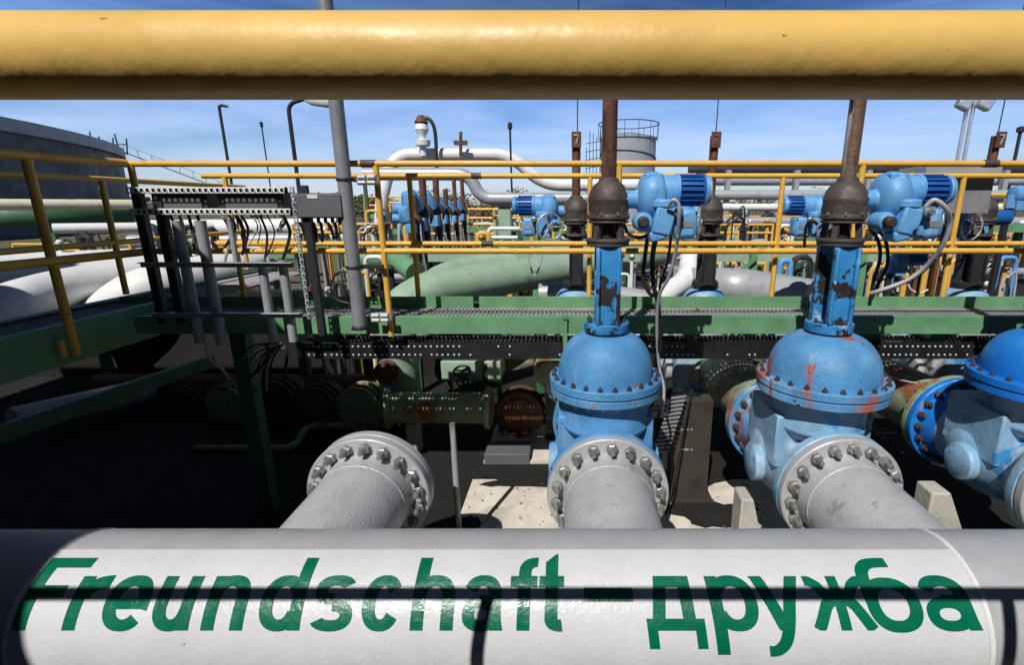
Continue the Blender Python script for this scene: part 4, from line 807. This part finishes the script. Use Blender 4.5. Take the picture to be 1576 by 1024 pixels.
for i in range(4):
    px = (1155, 905, 1320, 740)[i]; p = A(px, 470, 7.6); q = A(px, 392, 7.6)
    t = T('green_frame', 'green steel frame with a diagonal brace, ' + ('right of the white elbow', 'behind the middle blue pillar', 'behind the red stained valve', 'behind the pale green pipes')[i], 'frame', (p.x, 7.6, 0), 'green braced frames')
    O('upright', MB().bx(p.x-.05, p.x+.05, 7.6, 7.7, 0, q.z), 'green', t); O('upright', MB().bx(p.x-.85, p.x-.75, 7.6, 7.7, 0, q.z-.3), 'green', t); O('brace', MB().bar((p.x-.8, 7.56, q.z-.75), (p.x, 7.56, q.z-.05), .04, .06), 'green', t)
    O('cross_beam', MB().bx(p.x-.8, p.x+.8, 7.72, 7.8, q.z-.12, q.z), 'green_pale', t)
for px0, px1, py, Y, lb in ((560, 735, 398, 9.2, 'black filler block added for dark gaps behind the pale green pipes'), (1085, 1180, 380, 10.5, 'black filler block added for dark gaps left of the right pillar'), (1330, 1470, 378, 8.6, 'black filler block added for dark gaps behind the arching grey cable'), (1490, 1600, 385, 8.8, 'black filler block added for dark gaps at the right edge'), (930, 1050, 385, 9.5, 'black filler block added for dark gaps behind the middle pillar')):
    a = A(px0, py, Y); b = A(px1, py, Y); t = T('gap_filler', lb, 'filler', (a.x, Y, 0), 'black fillers for dark gaps')  # made-up dark blocks standing for shaded gaps in the pipework
    mb = MB(); n = max(3, int((b.x-a.x)/.45))
    for k in range(n): x = a.x+(b.x-a.x)*(k+.5)/n; mb.lathe([(.2, 0), (.22, a.z*.6), (.13, a.z*.7), (.13, a.z*random.uniform(.85, 1.05)), (.05, a.z*1.08)], (x, Y+.3, 0), (0, 0, 1), 16)
    O('cylinder_row', mb, 'dark_steel', t); O('block', MB().bx(a.x, b.x, Y, Y+.8, 0, a.z*.72), 'dark_steel', t, .02); O('manifold', MB().tube([(a.x, Y-.1, a.z*.8), (b.x, Y-.1, a.z*.8)], .07, 12), 'conduit', t)
# many short riser pipes, each its own thing
kinds = [('pipe_white', 'white'), ('yellow', 'yellow'), ('pipe_grey', 'grey'), ('rusty', 'rusty'), ('green_pale', 'pale green'), ('blue_actuator', 'blue'), ('dark_steel', 'dark')]
zones = [(560, 650, 320, 365, 9, 22, 'left of the small blue valves', 28), (725, 905, 325, 372, 9, 20, 'between the small blue valves and the middle stem', 58), (1080, 1215, 328, 375, 8, 17, 'left of the post before the long grey pipes', 52), (1085, 1245, 390, 440, 6.8, 9, 'below the mid rails left of the right pillar', 20), (1330, 1480, 345, 375, 8, 14, 'behind the arching grey cable', 36), (1345, 1570, 392, 445, 6.4, 9, 'below the mid rails right of the right pillar', 30), (1490, 1576, 345, 372, 8, 14, 'at the right edge behind the mid rails', 18), (455, 560, 340, 372, 9, 16, 'behind the grey junction box', 12), (60, 200, 358, 392, 11, 16, 'behind the left walkway', 10), (230, 340, 345, 400, 8, 12, 'behind the left half of the cable rack', 8), (470, 610, 395, 450, 6.2, 8, 'beside the foot of the lamp pole', 12), (950, 1050, 392, 450, 6.2, 8.5, 'right of the middle pillar', 20), (620, 740, 385, 405, 8.5, 10, 'above the pale green pipes', 18)]
for (x0, x1, y0, y1, Y0, Y1, where, n) in zones:
    for i in range(n):
        m, cn_ = kinds[random.choice((0, 0, 1, 1, 1, 2, 3, 4, 5, 6, 6, 6))]; px = random.uniform(x0, x1); Y = random.uniform(Y0, Y1); py = random.uniform(y0, y1); p = A(px, py, Y)
        sc = Y/770; typ = random.choice(('riser', 'riser', 'elbow', 'valve', 'hose'))
        lb = f'small {cn_} {dict(riser="flanged riser", elbow="pipe elbow", valve="hand valve", hose="bent hose")[typ]} {where}'
        t = T({'riser': 'pipe_riser', 'elbow': 'pipe_elbow', 'valve': 'hand_valve', 'hose': 'bent_hose'}[typ], lb, 'pipe' if typ in ('riser', 'elbow', 'hose') else 'valve', (p.x, Y, 0), f'{typ} pieces {where}, {cn_}')
        r_ = random.uniform(2.0, 4.5)*sc
        if typ == 'riser':
            O('pipe_shell', MB().tube([(p.x, Y, 0), (p.x, Y, p.z)], r_, 10), m, t); O('flange', MB().lathe([(r_*1.9, 0), (r_*1.9, r_)], (p.x, Y, p.z-r_), (0, 0, 1), 12), 'bolt_dark', t); O('cap', MB().lathe([(r_*1.2, 0), (r_*1.3, r_), (r_*.5, r_*1.8)], (p.x, Y, p.z), (0, 0, 1), 12), m, t)
        elif typ == 'elbow':
            d = random.choice((-1, 1)); L = random.uniform(12, 30)*sc
            O('pipe_shell', MB().tube(fillet([(p.x, Y, 0), (p.x, Y, p.z), (p.x+d*L, Y, p.z), (p.x+d*L, Y, 0)], r_*3, 6), r_, 10), m, t)
        elif typ == 'valve':
            O('pipe_shell', MB().tube([(p.x, Y, 0), (p.x, Y, p.z)], r_*.6, 8), m, t); wheel(Vector((p.x, Y, p.z)), (random.uniform(-.5, .5), -1, .4), r_*2.2, r_*.3, random.choice(('aluminium', 'dark_steel', 'rusty')), t)
            O('bonnet', MB().lathe([(r_*1.4, 0), (r_*1.6, r_), (r_*.7, r_*3)], (p.x, Y+r_*2, p.z-r_*4), (0, 0, 1), 12), random.choice(('blue', 'cast_brown', 'green_pale')), t)
        else:
            O('hose', MB().tube(smooth_path([(p.x, Y, 0), (p.x-r_*2, Y, p.z-r_*8), (p.x+r_, Y, p.z), (p.x+r_*6, Y, p.z-r_*3), (p.x+r_*8, Y, 0)], 6), r_*.55, 8), random.choice(('rubber', 'cable_grey', 'rubber')), t)

# ------------------------------------------------------------------ far: tank, silo, masts, lamps, trees
E_ = 7.0
t = T('storage_tank', 'huge dark grey oil tank with a lighter rim at the left edge', 'tank', (0, 0, 0))
hz = lambda px, py: (lambda d: (d.x/d.y))(A(px, py, 1.0)-Vector((0, 0, CAMZ)))
az1 = math.atan2(-.9026, 1.059); L_ = 113.; RR = 64.; off = math.asin(RR/L_)
ca = az1-off; cx_, cy_ = L_*math.sin(ca), L_*math.cos(ca)
O('shell', MB().lathe([(RR, 0), (RR, 3.2), (RR, 6.4), (RR, CAMZ+E_-1.2)], (cx_, cy_, 0), (0, 0, 1), 160), 'tank_blue', t)
O('rim_band', MB().lathe([(RR+.1, 0), (RR+.45, .05), (RR+.45, 1.15), (RR+.1, 1.2)], (cx_, cy_, CAMZ+E_-1.2), (0, 0, 1), 160), 'silo_grey', t)
tp = Vector((math.sin(az1), math.cos(az1), 0))*math.sqrt(L_*L_-RR*RR)
mb = MB(); o_ = Vector((tp.x+.5, tp.y, CAMZ+E_-.2)); e_ = o_+Vector((11, 4, -5.2))
mb.bar(o_, e_, .8, .12); mb.bar(o_+Vector((0, 0, 1)), e_+Vector((0, 0, 1)), .07, .07)
for k in range(9): p = o_.lerp(e_, k/8); mb.bar(p, p+Vector((0, 0, 1)), .06, .06)
O('stair', mb, 'galvanised', t)
mb = MB()
for k in range(9): x = -6+k*.9; mb.bar(o_+Vector((x, -1, -.4)), o_+Vector((x+random.uniform(-.4, .4), -1, random.uniform(1.0, 2.6))), .12, .12)
mb.bar(o_+Vector((-6, -1, .9)), o_+Vector((1.5, -1, .9)), .1, .1); mb.tube(smooth_path([o_+Vector((-7, -1, 1)), o_+Vector((-5, -1, 2.2)), o_+Vector((-3, -1, .8))], 5), .15, 8)
mb.box(o_+Vector((-2, -1, .4)), (1.6, .8, .9)); O('roof_platform', mb, 'dark_steel', t)
# silo
Ys = 55.; a = A(924, 250, Ys); b = A(1008, 250, Ys); rs = (b.x-a.x)/2; cxs = (a.x+b.x)/2; zt = A(966, 207, Ys-rs).z
t = T('silo', 'grey cylindrical silo tank with a ring railing behind the brown stem', 'tank', (cxs, Ys, 0))
O('shell', MB().lathe([(rs, 0), (rs, zt-.15), (rs+.12, zt-.15), (rs+.12, zt), (rs*.3, zt+.5)], (cxs, Ys, 0), (0, 0, 1), 64), 'silo_grey', t)
O('hoop', MB().tube([(cxs+(rs+.05)*math.cos(k*math.pi/24), Ys+(rs+.05)*math.sin(k*math.pi/24), zt-1.9-.5*math.sin(k*math.pi/24+.5)) for k in range(48)], .05, 6, closed=True), 'dark_steel', t)
for zr in (1.35, ): O('guard_rail', MB().tube([(cxs+(rs+.25)*math.cos(k*math.pi/24), Ys+(rs+.25)*math.sin(k*math.pi/24), zt+zr) for k in range(48)], .05, 6, closed=True), 'dark_steel', t)
for k in range(14): q = 2*math.pi*k/14; O('guard_post', MB().tube([(cxs+(rs+.2)*math.cos(q), Ys+(rs+.2)*math.sin(q), zt-.3), (cxs+(rs+.25)*math.cos(q), Ys+(rs+.25)*math.sin(q), zt+1.35)], .03, 5), 'dark_steel', t)
mb = MB(); 
for k in range(5): mb.bar((cxs-rs-1.5+k*.35, Ys-1, 2), (cxs-rs-1.5+k*.35, Ys-1, zt-.2+random.uniform(-1, 1)), .07, .07)
for k in range(8): z_ = 3+k*.8; mb.bar((cxs-rs-1.6, Ys-1, z_), (cxs-rs+.2, Ys-1, z_+.3), .06, .06)
O('access_tower', mb, 'dark_steel', t)
def lamp(px0, py0, px1, py1, Y, label, heads, r=.06):
    p = A(px0, py0, Y); t = T('street_lamp', label, 'lamp', (p.x, Y, 0)); q = A(px1, py1, Y)
    O('mast', MB().tube(fillet([(p.x, Y, 0), (p.x, Y, p.z), q], .5, 5), [r]*8 if 0 else r, 10), 'dark_steel', t)
    for (hx, hy, hw, m) in heads:
        c = A(hx, hy, Y); s_ = hw*Y/770; O('lamp_head', MB().lathe([(s_*.10, -s_*.5), (s_*.2, -s_*.25), (s_*.2, s_*.25), (s_*.1, s_*.5)], c, (1, 0, -.15), 16, (1, .6)), m, t)
lamp(337, 163, 343, 162, 16, 'dark street lamp with a small curved arm left of the far railing corner', [(346, 163, 10, 'dark_steel')], .042)
lamp(443, 160, 468, 152, 11, 'dark street lamp with a pale head just left of the grey lamp pole', [(492, 154, 44, 'white_metal')], .04)
for px, py, Y, lb, r_ in ((403, 196, 24, 'thin dark mast between the two dark street lamps', .03), (785, 200, 18, 'thin pole with a round tip at the right end of the white loop', .035), (1570, 205, 20, 'dark thin pole at the right edge', .06), (1548, 170, 0, '', 0)):
    if not Y: continue
    p = A(px, py, Y); t = T('thin_mast', lb, 'mast', (p.x, Y, 0)); O('mast', MB().tube([(p.x, Y, 0), (p.x, Y, p.z)], r_, 8), 'dark_steel', t); O('tip', MB().lathe([(.03, 0), (r_*2.3, .05), (r_*2.3, .2), (.03, .25)], (p.x, Y, p.z), (0, 0, 1), 10), 'dark_steel', t)
p = A(1494, 160, 20); t = T('floodlight_mast', 'silver mast with two floodlights near the right edge', 'mast', (p.x, 20, 0))
for dx in (-.14, .14): O('mast', MB().tube([(p.x+dx, 20, 0), (p.x+dx*.8, 20, p.z+.6)], .07, 10), 'aluminium', t)
for dx in (-.35, .42): O('floodlight', MB().box((p.x+dx, 19.8, p.z+.1), (.5, .3, .7), Matrix.Rotation(R(25), 3, 'Y')), 'aluminium', t, .08)
p = A(652, 240, 20.2); q = A(652, 186, 20.2); t = T('vent_assembly', 'white instrument vent with gooseneck hose on top of the white loop', 'vent', (p.x, 20.2, p.z))
h_ = q.z-p.z; O('vent_body', MB().lathe([(.12, 0), (.12, h_*.25), (.28, h_*.3), (.3, h_*.45), (.12, h_*.5), (.16, h_*.6), (.26, h_*.75), (.22, h_*.9), (.1, h_)], p, (0, 0, 1), 16), 'pipe_white', t)
O('vent_cap', MB().lathe([(.2, 0), (.26, .1), (.1, .35)], (p.x, 20.2, q.z-.15), (0, 0, 1), 14), 'rusty', t); O('gooseneck', MB().tube(smooth_path([(p.x, 20.2, q.z+.1), A(660, 183, 20.2), A(669, 200, 20.2), A(672, 245, 20.2), A(673, 300, 20.2)], 6), .07, 8), 'dark_steel', t)
p = A(709, 240, 20.2); q = A(709, 203, 20.2); t = T('vent_assembly', 'short brown vent valve on the white loop right of the gooseneck', 'vent', (p.x, 20.2, p.z)); O('vent_pipe', MB().tube([p, q], .06, 8), 'rusty', t); O('vent_handle', MB().box(p.lerp(q, .55), (.5, .15, .16)), 'rusty', t)

def tree(px, Y, h, wd, label, m='foliage', grp='far trees and shrubs on the horizon'):
    p = A(px, 315, Y); t = T('tree', label, 'tree', (p.x, Y, 0), grp)
    mb = MB(); mb.tube([(p.x, Y, 0), (p.x+.1*wd*.2, Y, h*.4), (p.x, Y, h*.8)], [wd*.04, wd*.03, wd*.01], 7)
    for k in range(5): q = k*1.3; mb.tube([(p.x, Y, h*(.25+.09*k)), (p.x+math.cos(q)*wd*.3, Y+math.sin(q)*wd*.3, h*(.5+.08*k))], [wd*.015, wd*.005], 5)
    O('trunk', mb, 'bark', t); mb = MB()
    cl = [Vector((p.x+random.gauss(0, wd*.22), Y+random.gauss(0, wd*.22), h*random.uniform(.3, .95))) for _ in range(11)]
    for c in cl:
        for _ in range(55):
            d = Vector((random.gauss(0, 1), random.gauss(0, 1), random.gauss(0, .8))).normalized()*wd*.17*random.random()**.5
            u = Vector((random.uniform(-1, 1), random.uniform(-1, 1), random.uniform(-1, 1))).normalized(); v = u.orthogonal().normalized(); s_ = wd*.035*random.uniform(.6, 1.3); q = c+d
            mb.add([q-u*s_, q-v*s_*.6, q+u*s_, q+v*s_*.6], [(0, 1, 2, 3)])
    O('crown', mb, m, t, fixn=False)
tx = [(620, 90, 'brown bare looking tree far behind the small blue valves'), (575, 100, 'low brown tree far behind the lamp pole'), (740, 85, 'brown tree far behind the pale green column'), (800, 95, 'brown tree far behind the small actuator on the left'), (860, 110, 'low brown tree just left of the second row stem'), (1130, 90, 'low brown tree far behind the long pipes, left end'), (1180, 100, 'low brown tree far behind the long pipes, near the yellow post'), (1400, 95, 'tree far behind the right actuator'), (530, 85, 'greenish tree far behind the grey junction box'), (460, 95, 'greenish tree behind the cable rack'), (385, 105, 'greenish tree far behind the right junction box'), (300, 110, 'green tree far behind the left junction box'), (1550, 90, 'green tree at the right edge'), (680, 100, 'brown tree straight behind the blue valve row'), (1060, 105, 'brown tree hidden mostly behind the large actuator'), (1240, 100, 'brown tree behind the blue motor of the second row')]
for i, (px, Y, lb) in enumerate(tx): tree(px, Y, random.uniform(3.2, 5.0), random.uniform(7, 11), lb, 'foliage_green' if 'green' in lb.split()[0] else 'foliage')
# distant wood as one mass
mb = MB()
for i in range(5200):
    x = random.uniform(-420, 420); y = 240+random.uniform(0, 30); h = 3.2+2.2*math.sin(x*.05)+1.6*math.sin(x*.17+1)
    z = random.random()**.7*h; u = Vector((random.uniform(-1, 1), random.uniform(-1, 1), random.uniform(-1, 1))).normalized(); v = u.orthogonal().normalized(); s_ = 1.5
    q = Vector((x, y, z)); mb.add([q-u*s_, q-v*s_, q+u*s_, q+v*s_], [(0, 1, 2, 3)])
o = O('distant_wood', mb, 'foliage', fixn=False); o['kind'] = 'stuff'

# ------------------------------------------------------------------ same labels get their order from the left
by = {}
for o in bpy.data.objects:
    if o.parent is None and 'label' in o: by.setdefault(o['label'], []).append(o)
ORDN = 'first second third fourth fifth sixth seventh eighth ninth tenth eleventh twelfth'.split()
def sx_(o):
    if o.type == 'MESH': v = sum((Vector(c) for c in o.bound_box), Vector())/8
    else: v = o.location
    return v.x/max(v.y, .1)
for lb, os_ in by.items():
    if len(os_) > 1:
        for i, o in enumerate(sorted(os_, key=sx_)): o['label'] = ' '.join(lb.split()[:12])+', '+ORDN[min(i, 11)]+' from left'
